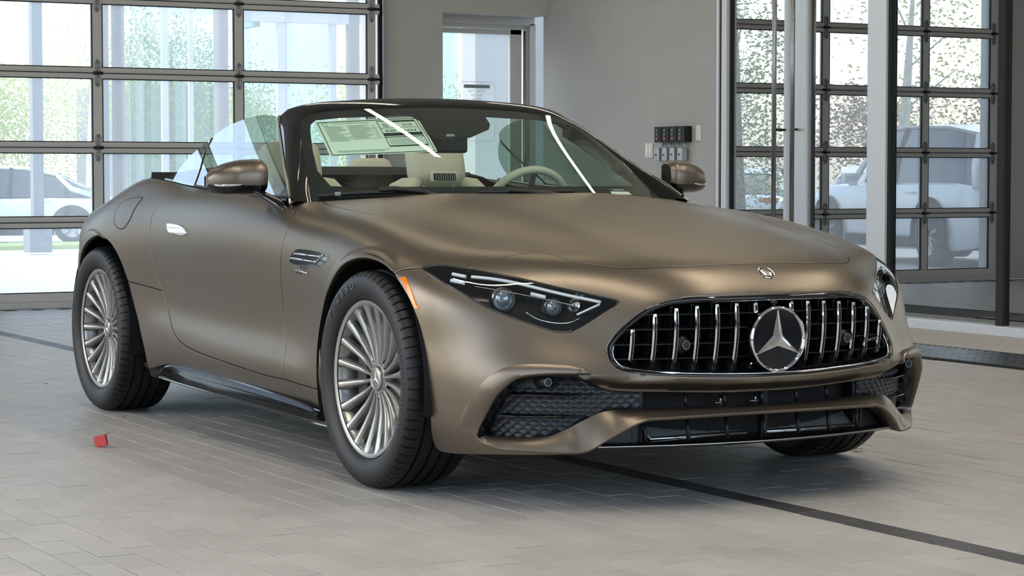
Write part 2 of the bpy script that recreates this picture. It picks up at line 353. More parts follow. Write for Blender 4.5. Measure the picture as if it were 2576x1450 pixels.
FE={
'archF_rear':[(-0.1196,-0.3011),(-0.1005,-0.2430),(-0.1085,-0.1927),(-0.1352,-0.1331),(-0.1487,-0.0616),(-0.1279,0.0129),(-0.0716,0.0930),(-0.0080,0.1491),(0.0366,0.1848),(0.0935,0.2207),(0.1509,0.2397),(0.2056,0.2490),(0.2458,0.2505),(0.2954,0.2465),(0.3412,0.2376),(0.3873,0.2232),(0.4312,0.2035),(0.4549,0.1902)],
'archF_front':[(0.4551,0.1906),(0.5066,0.1464),(0.5439,0.1090),(0.5810,0.0498),(0.6030,-0.0159),(0.6177,-0.1075),(0.6168,-0.2007),(0.6076,-0.2716),(0.6091,-0.3125),(0.6250,-0.3277)],
'archR':[(-2.7239,0.1023),(-2.6366,0.1693),(-2.5574,0.2082),(-2.4718,0.2366),(-2.3925,0.2545),(-2.3325,0.2606),(-2.2926,0.2578),(-2.2395,0.2446),(-2.1836,0.2229),(-2.1333,0.1916),(-2.0898,0.1504),(-2.0595,0.1051),(-2.0413,0.0771),(-2.0014,-0.0161),(-1.9416,-0.1221),(-1.8981,-0.2184),(-1.9100,-0.3156)],
'door_rear':[(-1.7947,0.5980),(-1.7748,0.5029),(-1.8059,0.4531),(-1.8264,0.4156),(-1.8300,0.3780),(-1.8177,0.3329),(-1.8026,0.2841),(-1.7901,0.2341),(-1.7738,0.1789),(-1.7495,0.1212),(-1.7114,0.0507),(-1.6585,-0.0305),(-1.6173,-0.0706),(-1.5728,-0.1097),(-1.5263,-0.1379),(-1.4691,-0.1581),(-1.4054,-0.1707),(-1.2972,-0.1830),(-1.0898,-0.1971),(-0.8478,-0.2126),(-0.6214,-0.2248),(-0.4518,-0.2263)],
'door_front':[(-0.6175,0.5267),(-0.5535,0.4809),(-0.4806,0.4142),(-0.4611,0.3557),(-0.4706,0.3210),(-0.4728,0.2812),(-0.4785,0.2429),(-0.4864,0.1929),(-0.4983,0.1302),(-0.5078,0.0377),(-0.4983,-0.0263),(-0.4882,-0.0737),(-0.4667,-0.1246),(-0.4620,-0.1632),(-0.4529,-0.1873),(-0.4518,-0.2263)],
'sill_front':[(-0.4518,-0.2263),(-0.3120,-0.2376),(-0.1025,-0.2468)],
'quarter_seam':[(-2.0415,0.0759),(-1.7114,0.0507)],
'belt':[(-2.1309,0.6318),(-2.0132,0.6192),(-1.7947,0.5980),(-1.5144,0.5660),(-1.1045,0.5311),(-0.7655,0.5071),(-0.6108,0.5230)],
'hood_side_xy':[(-0.7885,-0.7318),(-0.7318,-0.7469),(-0.6817,-0.7517),(-0.5569,-0.7558),(-0.3968,-0.7557),(-0.2771,-0.7390),(-0.1788,-0.7135),(-0.0987,-0.6866),(-0.0121,-0.6647),(0.0723,-0.6448),(0.1690,-0.6283),(0.3186,-0.5978),(0.4045,-0.5790),(0.4820,-0.5599)],
'hood_side':[(-0.5385,0.5651),(-0.4818,0.5437),(-0.4317,0.5334),(-0.3069,0.5175),(-0.1468,0.5028),(-0.0271,0.5014),(0.0995,0.5020),(0.2169,0.4965),(0.3436,0.4763),(0.4636,0.4495),(0.5882,0.4115),(0.7604,0.3547),(0.8465,0.3219),(0.9178,0.2928)],
'hood_front_xy':[(0.4820,-0.5599),(0.5450,-0.5450),(0.5862,-0.5301),(0.6468,-0.4988),(0.6954,-0.4612),(0.7369,-0.4195),(0.7694,-0.3724),(0.7944,-0.3206),(0.8157,-0.2436),(0.8238,-0.1751),(0.8319,-0.0928),(0.8367,0.0000)],
'hood_front':[(0.9178,0.2928),(0.9698,0.2684),(1.0058,0.2532),(1.0632,0.2327),(1.1170,0.2198),(1.1689,0.2117),(1.2206,0.2094),(1.2730,0.2097),(1.3461,0.2120),(1.4092,0.2150),(1.4852,0.2163),(1.5708,0.2160)],
'bump_seam':[(0.6935,0.2179),(0.7037,0.2295),(0.7358,0.2455),(0.7710,0.2561),(0.8253,0.2709),(0.8907,0.2889),(0.9178,0.2928)],
'arch_seam':[(0.4551,0.1906),(0.4784,0.2047),(0.5229,0.2093),(0.5510,0.2127)],
'hl':[(0.5510,0.2127),(0.5813,0.2196),(0.6161,0.2235),(0.6491,0.2230),(0.6935,0.2179),(0.7457,0.2096),(0.7988,0.1995),(0.9011,0.1765),(0.9977,0.1520),(1.0883,0.1301),(1.1393,0.1163),(1.1453,0.1117),(1.1388,0.1063),(1.1085,0.0881),(1.0653,0.0599),(1.0329,0.0414),(1.0177,0.0344),(1.0002,0.0325),(0.9783,0.0340),(0.9446,0.0428),(0.8642,0.0685),(0.7933,0.0945),(0.7181,0.1313),(0.6624,0.1581),(0.5963,0.1910)],
'grille':[(1.5234,0.1191),(1.3960,0.1175),(1.3194,0.1160),(1.2647,0.1098),(1.2284,0.0977),(1.1922,0.0765),(1.1650,0.0552),(1.1416,0.0338),(1.1251,0.0142),(1.1151,-0.0016),(1.1122,-0.0170),(1.1157,-0.0323),(1.1247,-0.0454),(1.1433,-0.0560),(1.1860,-0.0633),(1.2387,-0.0692),(1.3128,-0.0753),(1.3901,-0.0792),(1.4982,-0.0827),(1.5522,-0.0829)],
'U_top':[(1.0699,-0.0684),(1.0347,-0.0714),(0.9779,-0.0727),(0.9201,-0.0779),(0.8967,-0.0825),(0.8771,-0.0916),(0.8574,-0.1075),(0.8371,-0.1277),(0.8159,-0.1586),(0.7981,-0.1881),(0.7816,-0.2165),(0.7749,-0.2343),(0.7762,-0.2472),(0.7878,-0.2565),(0.8096,-0.2622)],
'mesh_bot':[(0.8125,-0.2360),(0.8847,-0.2317),(0.9494,-0.2278),(0.9783,-0.2194),(1.0068,-0.2055),(1.0547,-0.1939),(1.0940,-0.1743),(1.1237,-0.1674),(1.1636,-0.1647),(1.2004,-0.1647),(1.2542,-0.1661),(1.3473,-0.1685),(1.4670,-0.1716),(1.5672,-0.1717)],
'mesh_top':[(1.0347,-0.0714),(1.0534,-0.0826),(1.0837,-0.1058),(1.1134,-0.1159),(1.1529,-0.1213),(1.1994,-0.1235),(1.2530,-0.1265),(1.3460,-0.1326),(1.4653,-0.1378),(1.5587,-0.1387)],
'lip_low':[(0.8096,-0.2622),(0.8374,-0.2662),(0.9194,-0.2655),(1.0161,-0.2644),(1.0503,-0.2613),(1.0728,-0.2526),(1.1100,-0.2278),(1.1564,-0.2004),(1.1939,-0.1828),(1.2131,-0.1776),(1.2395,-0.1769),(1.3731,-0.1758),(1.4558,-0.1754),(1.5268,-0.1752)],
'bump_bot':[(0.6250,-0.3277),(0.6646,-0.3215),(0.7408,-0.3039),(0.8391,-0.2870),(0.9246,-0.2787),(1.0426,-0.2710)],
'blade':[(0.7122,-0.2424),(0.7261,-0.2008),(0.7469,-0.1611),(0.7685,-0.1308),(0.7882,-0.1058),(0.8090,-0.0854),(0.8390,-0.0652),(0.8690,-0.0558),(0.8989,-0.0513),(0.9383,-0.0493),(0.9868,-0.0492),(1.0252,-0.0502),(1.0498,-0.0560),(1.0647,-0.0637),(1.0699,-0.0684)],
'fuel':[(-2.0597,0.4672),(-2.0581,0.4479),(-2.0566,0.4246),(-2.0532,0.3981),(-2.0482,0.3616),(-2.0606,0.3281),(-2.0865,0.3075),(-2.1180,0.3020),(-2.1623,0.3104),(-2.2009,0.3284),(-2.2245,0.3477),(-2.2418,0.3769),(-2.2559,0.4087),(-2.2545,0.4413),(-2.2307,0.4592),(-2.1851,0.4707),(-2.1289,0.4807),(-2.0845,0.4820),(-2.0590,0.4771)],
'marker':[(0.4864,0.1793),(0.4972,0.1818),(0.5095,0.1810),(0.5476,0.1392),(0.5758,0.0964),(0.5848,0.0877),(0.5653,0.0873),(0.5409,0.1208),(0.5097,0.1559)],
'vent':[(-0.4050,0.2417),(-0.3884,0.2544),(-0.3666,0.2689),(-0.3444,0.2766),(-0.3004,0.2780),(-0.1964,0.2743),(-0.0968,0.2675),(-0.0710,0.2641),(-0.0608,0.2569),(-0.0663,0.2433),(-0.0944,0.2278),(-0.1254,0.2160),(-0.1582,0.2114),(-0.2203,0.2116),(-0.3808,0.2194),(-0.4051,0.2267)],
'handle':[(-1.6331,0.3396),(-1.6270,0.3482),(-1.6054,0.3496),(-1.4797,0.3429),(-1.4246,0.3314),(-1.3955,0.3144),(-1.3964,0.3023),(-1.4255,0.2939),(-1.5286,0.2973),(-1.5973,0.3034),(-1.6158,0.3181)],
'crease':[(-1.8161,-0.0929),(-1.5775,-0.1082),(-0.9961,-0.1386),(-0.4646,-0.1680),(-0.2691,-0.1767)],
'sill_low':[(-1.9100,-0.3156),(-1.7905,-0.2937),(-1.7081,-0.2793),(-1.6207,-0.2709),(-1.5106,-0.2690),(-1.3514,-0.2734),(-1.0702,-0.2882),(-0.7620,-0.3039),(-0.5454,-0.3161),(-0.3716,-0.3261),(-0.2469,-0.3481),(-0.1776,-0.3769)],
'in_left':[(0.8794,-0.0952),(0.8616,-0.1188),(0.8488,-0.1440),(0.8306,-0.1748),(0.8139,-0.2070),(0.8007,-0.2398),(0.7927,-0.2623)],
'in_bot':[(0.7928,-0.2622),(0.8728,-0.2549),(0.9426,-0.2507),(0.9737,-0.2420),(1.0045,-0.2274),(1.0550,-0.1994),(1.0953,-0.1796),(1.1257,-0.1727),(1.1667,-0.1702),(1.2045,-0.1705)],
'in_top':[(1.0346,-0.0820),(1.0548,-0.0943),(1.0849,-0.1099),(1.1151,-0.1199),(1.1557,-0.1256),(1.2035,-0.1282)],
'in_sens':[(1.0346,-0.0820),(1.0007,-0.0836),(0.9820,-0.0996),(0.9610,-0.1122),(0.9185,-0.1149),(0.8672,-0.1170)],
'fend_top':[(-0.6128,0.5241),(-0.5876,0.5359),(-0.5688,0.5441),(-0.5368,0.5641)],
}
def crom(pts,ds=.008,closed=False):
    """Catmull-Rom through points, resampled about every ds"""
    P=np.array(pts,float); n=len(P)
    if n==2: m=max(int(np.linalg.norm(P[1]-P[0])/ds),1); return P[0]+(P[1]-P[0])*np.linspace(0,1,m+1)[:,None]
    out=[]
    Q=np.vstack([P[-1],P,P[:2]]) if closed else np.vstack([2*P[0]-P[1],P,2*P[-1]-P[-2]])
    for i in range(n if closed else n-1):
        p0,p1,p2,p3=Q[i:i+4]; L=np.linalg.norm(p2-p1); m=max(int(round(L/ds)),1); 
        d0=max(np.linalg.norm(p1-p0),1e-9)**.5; d1=max(L,1e-9)**.5; d2=max(np.linalg.norm(p3-p2),1e-9)**.5
        m1=(p1-p0)/d0-(p2-p0)/(d0+d1)+(p2-p1)/d1; m2=(p2-p1)/d1-(p3-p1)/(d1+d2)+(p3-p2)/d2
        m1=m1*d1; m2=m2*d1
        t=np.arange(m)[:,None]/m
        out.append((2*t**3-3*t**2+1)*p1+(t**3-2*t**2+t)*m1+(-2*t**3+3*t**2)*p2+(t**3-t**2)*m2)
    if not closed: out.append(P[-1:])
    return np.vstack(out)
def loop(*segs,ds=.008):
    """closed polygon out of open point lists, each smoothed, corners where they meet"""
    out=[]
    for s in segs:
        c=crom(s,ds)
        if len(out) and np.linalg.norm(out[-1]-c[0])<ds*.6: c=c[1:]
        out+=list(c)
    if np.linalg.norm(out[0]-out[-1])<ds*.5: out.pop()
    return np.array(out)
def carea(L): x,y=L[:,0],L[:,1]; return .5*np.sum(x*np.roll(y,-1)-np.roll(x,-1)*y)
def tri_fill(loops,h,extra=None,jit=True):
    """CDT of loops (first outer, rest holes) with hex grid inside"""
    lo=loops[0].min(0); hi=loops[0].max(0); pts=[]
    ys=np.arange(lo[1],hi[1],h*.866)
    for i,y in enumerate(ys):
        xs=np.arange(lo[0]+(h/2 if i%2 else 0),hi[0],h); pts.append(np.stack([xs,0*xs+y],1))
    G=np.vstack(pts)
    def inside(p):
        r=in_poly(p,loops[0])
        for H in loops[1:]: r&=~in_poly(p,H)
        return r
    G=G[inside(G)]
    B=np.vstack(loops)
    keep=np.ones(len(G),bool)
    for k in range(0,len(G),2000):
        d=np.linalg.norm(G[k:k+2000,None]-B[None],axis=2).min(1); keep[k:k+2000]=d>h*.55
    G=G[keep]
    if extra is not None and len(extra):
        E=extra[inside(extra)]; d=np.array([np.linalg.norm(B-e,axis=1).min() for e in E]); E=E[d>.003]
        if len(E):
            kk=np.ones(len(G),bool)
            for k in range(0,len(G),2000): kk[k:k+2000]=np.linalg.norm(G[k:k+2000,None]-E[None],axis=2).min(1)>h*.4
            G=np.vstack([G[kk],E])
    allp=np.vstack([B,G]); edges=[];b=0
    for L in loops:
        n=len(L); edges+=[(b+i,b+(i+1)%n) for i in range(n)]; b+=n
    r=delaunay_2d_cdt([Vector(p) for p in allp],edges,[],0,1e-7)
    V=np.array([tuple(v) for v in r[0]]); T=np.array(r[2]); C=V[T].mean(1); T=T[inside(C)]
    # map loop verts
    orig=r[3]; m={}
    for i,o in enumerate(orig):
        for q in o: m[q]=i
    idx=[];b=0
    for L in loops: idx.append([m[b+i] for i in range(len(L))]); b+=len(L)
    used=np.zeros(len(V),bool); used[T.ravel()]=True
    for l in idx: used[l]=True
    re=np.cumsum(used)-1
    return V[used],re[T],[[int(re[i]) for i in l] for l in idx]
def S_wrap(uv): p=wrap_pt(uv); return p,grad(p)
def S_top(xy): p=top_pt(xy); return p,grad(p)
def panel(name,loops,S=S_wrap,h=.02,gap=.0016,roll=.0016,depth=.012,matn='paint',parent=None,sides=(-1,1),off=0.0,extra=None,rolls=None,join=False,centre=None):
    """skin panel cut out of the body surface with rolled edges; built on the right, copied to the left"""
    UV,T,idx=tri_fill(loops,h,extra)
    P,N=S(UV); bad=np.isnan(P[:,0])
    if bad.any():
        good=np.where(~bad)[0]
        for i in np.where(bad)[0]:
            j=good[np.argmin(np.linalg.norm(UV[good]-UV[i],axis=1))]; P[i]=P[j]; N[i]=N[j]
    # triangle orientation outwards
    a=np.cross(P[T[:,1]]-P[T[:,0]],P[T[:,2]]-P[T[:,0]]); s=np.einsum('ij,ij->i',a,N[T[:,0]]); T=np.where((s<0)[:,None],T[:,::-1],T)
    P=P+N*off
    V=[P]; NN=[N]; Fc=[tuple(t) for t in T]; base=len(P)
    for li,l in enumerate(idx):
        L=loops[li]; n=len(l); p=P[l].copy(); nn=N[l]
        t=np.roll(p,-1,0)-np.roll(p,1,0); t/=np.maximum(np.linalg.norm(t,axis=1,keepdims=True),1e-9)
        o=np.cross(t,nn); o/=np.maximum(np.linalg.norm(o,axis=1,keepdims=True),1e-9)
        # outward = away from the material
        uvt=np.roll(UV[l],-1,0)-np.roll(UV[l],1,0); nr=np.stack([uvt[:,1],-uvt[:,0]],1); nr/=np.maximum(np.linalg.norm(nr,axis=1,keepdims=True),1e-9)
        if carea(UV[l])<0: nr=-nr
        if li>0: nr=-nr
        # compare directions through a small step in uv
        q,_=S(UV[l][::max(n//24,1)]-nr[::max(n//24,1)]*.004); d=q-(p-nn*off)[::max(n//24,1)]
        ok=~np.isnan(d[:,0]); sg=np.sign(np.einsum('ij,ij->i',d[ok],o[::max(n//24,1)][ok]).sum()); 
        if sg>0: o=-o
        r=(rolls(p)[:,None] if rolls else roll); g=gap
        cm=np.zeros(n,bool)
        if centre is not None: cm=np.abs(UV[l][:,0]-centre)<1e-5
        w=np.where(cm,0,1)[:,None].astype(float)
        for i in np.where(cm)[0]:
            for j in ((i+1)%n,(i-1)%n):
                if not cm[j]: o[i]=o[j]*[1,0,1]; o[i]/=np.linalg.norm(o[i]); w[i]=1
        p0=p-o*(g+r)*w; P[l]=p0; rings=[]
        for th in (30,60,90):
            th=math.radians(th); rings.append((p0+(o*r*math.sin(th)-nn*r*(1-math.cos(th)))*w, nn*math.cos(th)+o*math.sin(th)))
        last=rings[-1][0]-nn*depth*w; rings.append((last,o))
        prev=np.array(l); 
        for ri,(pp,nv) in enumerate(rings):
            cur=np.arange(base,base+n); base+=n; V.append(pp); NN.append(nv)
            for i in range(n):
                j=(i+1)%n
                if cm[i] and cm[j]: continue
                Fc.append((prev[i],prev[j],cur[j],cur[i]))
            prev=cur
    V=np.vstack(V); NN=np.vstack(NN); NN/=np.maximum(np.linalg.norm(NN,axis=1,keepdims=True),1e-9)
    # fix rim orientation
    F2=[]
    for f in Fc:
        if len(f)==4:
            c=np.cross(V[f[1]]-V[f[0]],V[f[2]]-V[f[0]])+np.cross(V[f[2]]-V[f[0]],V[f[3]]-V[f[0]])
            if c@(NN[list(f)].sum(0))<0: f=f[::-1]
        F2.append(f)
    objs=[]
    if join:
        n=len(V); M=np.array([1,-1,1.]); V2=np.vstack([V,V*M]); N2=np.vstack([NN,NN*M]); F3=F2+[tuple(n+i for i in f[::-1]) for f in F2]
        return [link(name,rawmesh(name,V2,F3,True,N2),parent,matn)]
    for sd in sides:
        if sd<0: me=rawmesh(name,V,F2,True,NN)
        else: M=np.array([1,-1,1.]); me=rawmesh(name,V*M,[f[::-1] for f in F2],True,NN*M)
        objs.append(link(name,me,parent,matn))
    return objs
# ------------------------------------------------------------------ the bay: floor of pavers
def floor_mat(name,c1,c2,rough,spec=.5,island=True):
    m=bpy.data.materials.new(name); m.use_nodes=True; t=m.node_tree; b=t.nodes['Principled BSDF']
    ge=t.nodes.new('ShaderNodeNewGeometry'); oi=t.nodes.new('ShaderNodeObjectInfo'); ad=t.nodes.new('ShaderNodeMath'); ad.operation='ADD'; fr=t.nodes.new('ShaderNodeMath'); fr.operation='FRACT'
    t.links.new(ge.outputs['Random Per Island'],ad.inputs[0]); t.links.new(oi.outputs['Random'],ad.inputs[1]); t.links.new(ad.outputs[0],fr.inputs[0])
    mx=t.nodes.new('ShaderNodeMix'); mx.data_type='RGBA'; mx.inputs[6].default_value=srgb(*c1); mx.inputs[7].default_value=srgb(*c2); t.links.new(fr.outputs[0],mx.inputs[0])
    n=t.nodes.new('ShaderNodeTexNoise'); n.inputs['Scale'].default_value=2.2; n.inputs['Detail'].default_value=8; n.inputs['Roughness'].default_value=.65
    n2=t.nodes.new('ShaderNodeTexNoise'); n2.inputs['Scale'].default_value=420; n2.inputs['Detail'].default_value=3
    for q in (n,n2): t.links.new(ge.outputs['Position'],q.inputs['Vector'])
    def mul(a,fac,lo,hi):
        mr=t.nodes.new('ShaderNodeMapRange'); mr.inputs[1].default_value=.3; mr.inputs[2].default_value=.7; mr.inputs[3].default_value=lo; mr.inputs[4].default_value=hi; t.links.new(fac,mr.inputs[0])
        k=t.nodes.new('ShaderNodeMix'); k.data_type='RGBA'; k.blend_type='MULTIPLY'; k.inputs[0].default_value=1; t.links.new(a,k.inputs[6]); t.links.new(mr.outputs[0],k.inputs[7]); return k.outputs[2]
    c=mul(mx.outputs[2],n.outputs[0],.90,1.06); c=mul(c,n2.outputs[0],.93,1.07); t.links.new(c,b.inputs['Base Color'])
    mr=t.nodes.new('ShaderNodeMapRange'); mr.inputs[3].default_value=rough-.10; mr.inputs[4].default_value=rough+.12; t.links.new(n.outputs[0],mr.inputs[0]); t.links.new(mr.outputs[0],b.inputs['Roughness'])
    bp=t.nodes.new('ShaderNodeBump'); bp.inputs['Strength'].default_value=.12; bp.inputs['Distance'].default_value=.001; t.links.new(n2.outputs[0],bp.inputs['Height']); t.links.new(bp.outputs[0],b.inputs['Normal'])
    b.inputs['Specular IOR Level'].default_value=spec
    MATS[name]=m
floor_mat('paver',(158,155,150),(166,163,158),.48)
floor_mat('paver_dark',(62,62,64),(70,70,71),.5)
mat('joint',(74,72,70),rough=.9,noise=.15,nscale=30)
mat('concrete',(172,169,163),rough=.7,noise=.06,nscale=6,bump=.1,bscale=150)
mat('wall_paint',(176,174,170),rough=.85,noise=.035,nscale=3,bump=.25,bscale=220,bdist=.002)
mat('ceiling_paint',(190,188,182),rough=.9,noise=.03,nscale=5)
mat('door_metal',(186,185,182),rough=.42,metal=.0,noise=.03,nscale=20)
mat('white_frame',(205,207,211),rough=.35,metal=.2,noise=.02,nscale=20)
mat('steel',(150,150,150),rough=.28,metal=1,noise=.05,nscale=60)
mat('hinge_metal',(48,50,52),rough=.4,metal=.8)
mat('hinge_plate',(140,141,142),rough=.35,metal=.8)
mat('dark_seal',(30,31,33),rough=.7)
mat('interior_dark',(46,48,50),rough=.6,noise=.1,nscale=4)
glassmat('garage_glass',(.90,.93,.93),dust_haze=.14)  # dusty pane: translucent white mixed in as haze, paling the view outside
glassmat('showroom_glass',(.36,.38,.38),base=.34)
fl=MB(); fl.box((-.5,-.35,-.055),(19,11.7,.1)); floor=fl.build('floor','joint'); tag(floor,kind='structure')
PX,PY=.2037,.1029; Y0=-.043
def paver_mesh(name,lx,ly):
    b=MB(); x,y=lx/2,ly/2; e=.0012
    V=[(-x,-y,-.02),(x,-y,-.02),(x,y,-.02),(-x,y,-.02),(-x,-y,-e*.7),(x,-y,-e*.7),(x,y,-e*.7),(-x,y,-e*.7),(-x+e,-y+e,0),(x-e,-y+e,0),(x-e,y-e,0),(-x+e,y-e,0)]
    Fc=[(8,9,10,11)]
    for i in range(4):
        j=(i+1)%4; Fc+=[(i,j,4+j,4+i),(4+i,4+j,8+j,8+i)]
    return V,Fc
PV,PF=paver_mesh('paver',PX-.0035,PY-.0035)
def camproj(p):
    d=Vector(p)-Vector(CAMP); z=d.dot(_f); return (1288+5569.3*d.dot(_r)/z,725-5569.3*d.dot(_u)/z,z)
allp=[]
for r in range(-46,40):
    yc=Y0+PY*(r+.5); dark=(r==0)
    if yc>3.90: continue
    off=.083 if dark else (.010 if r%2==0 else .112)
    for k in range(-48,32):
        xc=off+PX*(k+.5)
        if xc<-9.86 or xc>6.0: continue
        allp.append((xc,yc,dark))
cand=[]
for i,(x,y,d) in enumerate(allp):
    u,v,z=camproj((x,y,0))
    if z<1 or not(-20<u<2596 and -20<v<1465): continue
    if -3.6<x<.88 and abs(y)<.86: continue
    cand.append((z,i))
cand.sort(); near=set(i for _,i in cand[:300])
me=bpy.data.meshes.new('paver'); me.from_pydata(PV,[],PF); me.update(); me.materials.append(MATS['paver'])
me2=me.copy(); me2.materials.clear(); me2.materials.append(MATS['paver_dark'])
rest=MB(); restd=MB(); prn=random.Random(11)
for i,(x,y,d) in enumerate(allp):
    z=prn.uniform(-.0008,.0008)
    if i in near:
        o=bpy.data.objects.new('dark_paver' if d else 'paver',me2 if d else me); COL.objects.link(o); o.parent=floor; o.location=(x,y,z); o.rotation_euler=(prn.uniform(-.003,.003),prn.uniform(-.0025,.0025),prn.uniform(-.003,.003))
    else:
        (restd if d else rest).add([(a+x,b_+y,c+z) for a,b_,c in PV],PF)
o=rest.build('paver_field','paver',floor,fixn=False); o['kind']='stuff'
o=restd.build('dark_paver_row','paver_dark',floor,fixn=False); o['kind']='stuff'
b=MB(); b.box((-2.,4.98,-.03),(16,.92,.06)); b.build('concrete_strip','concrete',floor)
# drain grate
gt=empty('drain_grate',(-3.3,4.22,0)); tag(gt,'long steel drain grate set in the floor beside the glass wall','grate')
b=MB(); b.box((0,.285,.0),(4.6,.03,.012)); b.box((0,-.285,0),(4.6,.03,.012)); b.box((0,0,-.04),(4.6,.58,.01)); b.build('grate_frame','dark_seal',gt)
gm=MB(); gm.box((0,0,0),(.034,.54,.010)); 
for k in range(9): gm.box((.030,-.24+.06*k,-.001),(.03,.014,.008))
gmm=gm.mesh('grate_bar'); gmm.materials.append(MATS['steel'])
for k in range(72):
    o=bpy.data.objects.new('grate_bar',gmm); COL.objects.link(o); o.parent=gt; o.location=(-2.27+.0635*k,0,.001)
# ------------------------------------------------------------------ walls
def wallbox(name,c,d,m='wall_paint'):
    b=MB(); b.box(c,d); o=b.build(name,m); tag(o,kind='structure'); return o
YR=5.45; XG=-9.95; HC=5.0
wallbox('wall_back_right',(XG-.2,4.17,HC/2),(.4,.56,HC)); wallbox('wall_back_pier',(XG-.08,-.20,HC/2),(.16,1.58,HC))
wallbox('wall_back_lintel',(XG-.2,4.95,(2.355+HC)/2),(.4,1.0,HC-2.355))
wallbox('wall_back_left',(XG-.2,-5.35,HC/2),(.4,1.72,HC))
wallbox('wall_back_head',(XG-.2,-.25,4.82),(.4,8.3,.36))
wallbox('wall_right',(-8.72,YR+.15,HC/2),(2.60,.3,HC))
wallbox('wall_right_head',(-1.4,YR+.15,4.45),(12.0,.3,1.1))
wallbox('wall_right_end',(7.1,YR+.15,HC/2),(5.0,.3,HC))
wallbox('ceiling',(-.5,-.35,HC+.1),(19.5,11.8,.2),'ceiling_paint')
for i,(x0,x1) in enumerate(((-9.9,-8.6),(-5.2,-4.6),(-1.2,-.6),(2.8,3.4),(6.8,9.0))): wallbox('wall_left_pier_%d'%(i+1),((x0+x1)/2,-6.35,HC/2),(x1-x0,.3,HC))
wallbox('wall_left_base',(-.5,-6.35,.2),(19,.3,.4)); wallbox('wall_left_head',(-.5,-6.35,4.5),(19,.3,1.0))
wallbox('wall_front_left',(9.05,-4.9,HC/2),(.3,2.6,HC)); wallbox('wall_front_head',(9.05,-.3,4.75),(.3,11.5,.5))
# ------------------------------------------------------------------ overhead door at the back
def overhead(label,posts,hinges,yo):
    gd=empty('overhead_door',(XG+.06,yo,0)); tag(gd,label,'overhead door')
    LW=posts[-1]-.0375; RW=posts[0]+.07 if hinges else posts[0]+.0375
    zb=[0,.649]+[.649+.566*k for k in range(1,8)]
    for k in range(len(zb)-1):
        z0,z1=zb[k],zb[k+1]; b=MB(); rb=.115 if k==0 else .041
        def bx(y0,y1,za,zz,dx=0,t=.05): b.box((dx,(y0+y1)/2-yo,(za+zz)/2),(t,y1-y0,zz-za),bev=.004)
        bx(LW,RW,z0+.001,z0+rb); bx(LW,RW,z1-.041,z1-.001)
        for p in posts: bx(p-.0375,p+.0375,z0+rb,z1-.041,0,.046)
        for zz in ((z0+rb*.5),(z1-.021)): b.box((.0265,(LW+RW)/2-yo,zz),(.004,RW-LW,.010))
        sct=b.build('door_section','door_metal',gd)
        for i in range(len(posts)-1):
            y0=posts[i+1]+.0375; y1=posts[i]-.0375; g=MB(); g.box((-.005,(y0+y1)/2-yo,(z0+rb+z1-.041)/2),(.004,y1-y0,z1-.041-z0-rb)); g.build('pane',MATS['garage_glass'],sct)
            g=MB()
            for (a,b2,c,d) in ((y0,y1,z0+rb,z0+rb+.007),(y0,y1,z1-.048,z1-.041),(y0,y0+.007,z0+rb,z1-.041),(y1-.007,y1,z0+rb,z1-.041)): g.box((.012,(a+b2)/2-yo,(c+d)/2),(.02,b2-a,d-c))
            g.build('pane_bead','dark_seal',sct)
        if k>0:
            g=MB(); g.box((.027,(LW+RW)/2-yo,z0-.0005),(.006,RW-LW,.006)); g.build('section_joint','dark_seal',sct)
            for i,p in enumerate(posts if hinges else ()):
                h=MB(); h.cyl((.036,p-.036-yo,z0),(.036,p+.036-yo,z0),.012,10); hg=h.build('hinge','hinge_metal',sct)
                h=MB()
                for sg in (-1,1):
                    h.tube([(.028,p-yo+.020*math.sin(a),z0+sg*(.055-.045*math.cos(a))) for a in np.linspace(0,2*math.pi,18,endpoint=False)],.005,6,closed=True)
                    h.tube([(.028,p-yo,z0+sg*.015),(.028,p-yo,z0+sg*.09)],.004,6)
                h.build('hinge_plate','hinge_plate',sct)
                if i==0:
                    h=MB(); h.cyl((.03,p-yo,z0),(.03,p+.085-yo,z0),.009,8); h.build('roller','hinge_metal',sct)
    return gd
gd=overhead('closed overhead door of glass panes in grey metal frames behind the car',[3.76-1.15*k for k in range(3)]+[.64],True,2.1)
b=MB(); b.box((-.03,3.865-2.1,2.35),(.02,.05,4.6)); b.build('door_track_gap','dark_seal',gd)
b=MB(); b.box((.0,3.885-2.1,2.35),(.08,.008,4.6)); b.box((.03,3.872-2.1,2.35),(.006,.03,4.6)); b.build('door_track','steel',gd)
overhead('second overhead door of glass panes, left of the wall pier',[-1.0,-2.15,-3.3,-4.45],False,-2.7)
# ------------------------------------------------------------------ side door in its recess
def dbox(b,y0,y1,z0,z1,x0,x1,bev=.003): b.box(((x0+x1)/2,(y0+y1)/2,(z0+z1)/2),(abs(x1-x0),y1-y0,z1-z0),bev=bev)
XD=-10.22
b=MB(); dbox(b,4.40,5.45,2.285,2.36,XD-.06,XD+.05); dbox(b,4.40,5.45,2.255,2.29,XD-.06,XD+.015); dbox(b,5.40,5.46,0,2.30,XD-.06,XD+.05); dbox(b,5.375,5.405,0,2.265,XD-.06,XD+.015); dbox(b,4.40,4.46,0,2.3,XD-.06,XD+.05)
d1=b.build('door_1','door_metal'); tag(d1,kind='structure')
b=MB(); dbox(b,4.47,5.345,2.205,2.25,XD-.03,XD+.005); dbox(b,4.47,5.345,.0,.25,XD-.03,XD+.005); dbox(b,5.235,5.345,0,2.25,XD-.03,XD+.005); dbox(b,4.47,4.56,0,2.25,XD-.03,XD+.005); lf=b.build('door_leaf','door_metal',d1)
b=MB(); dbox(b,4.56,5.235,.25,2.205,XD-.014,XD-.010,0); b.build('pane',MATS['garage_glass'],d1)
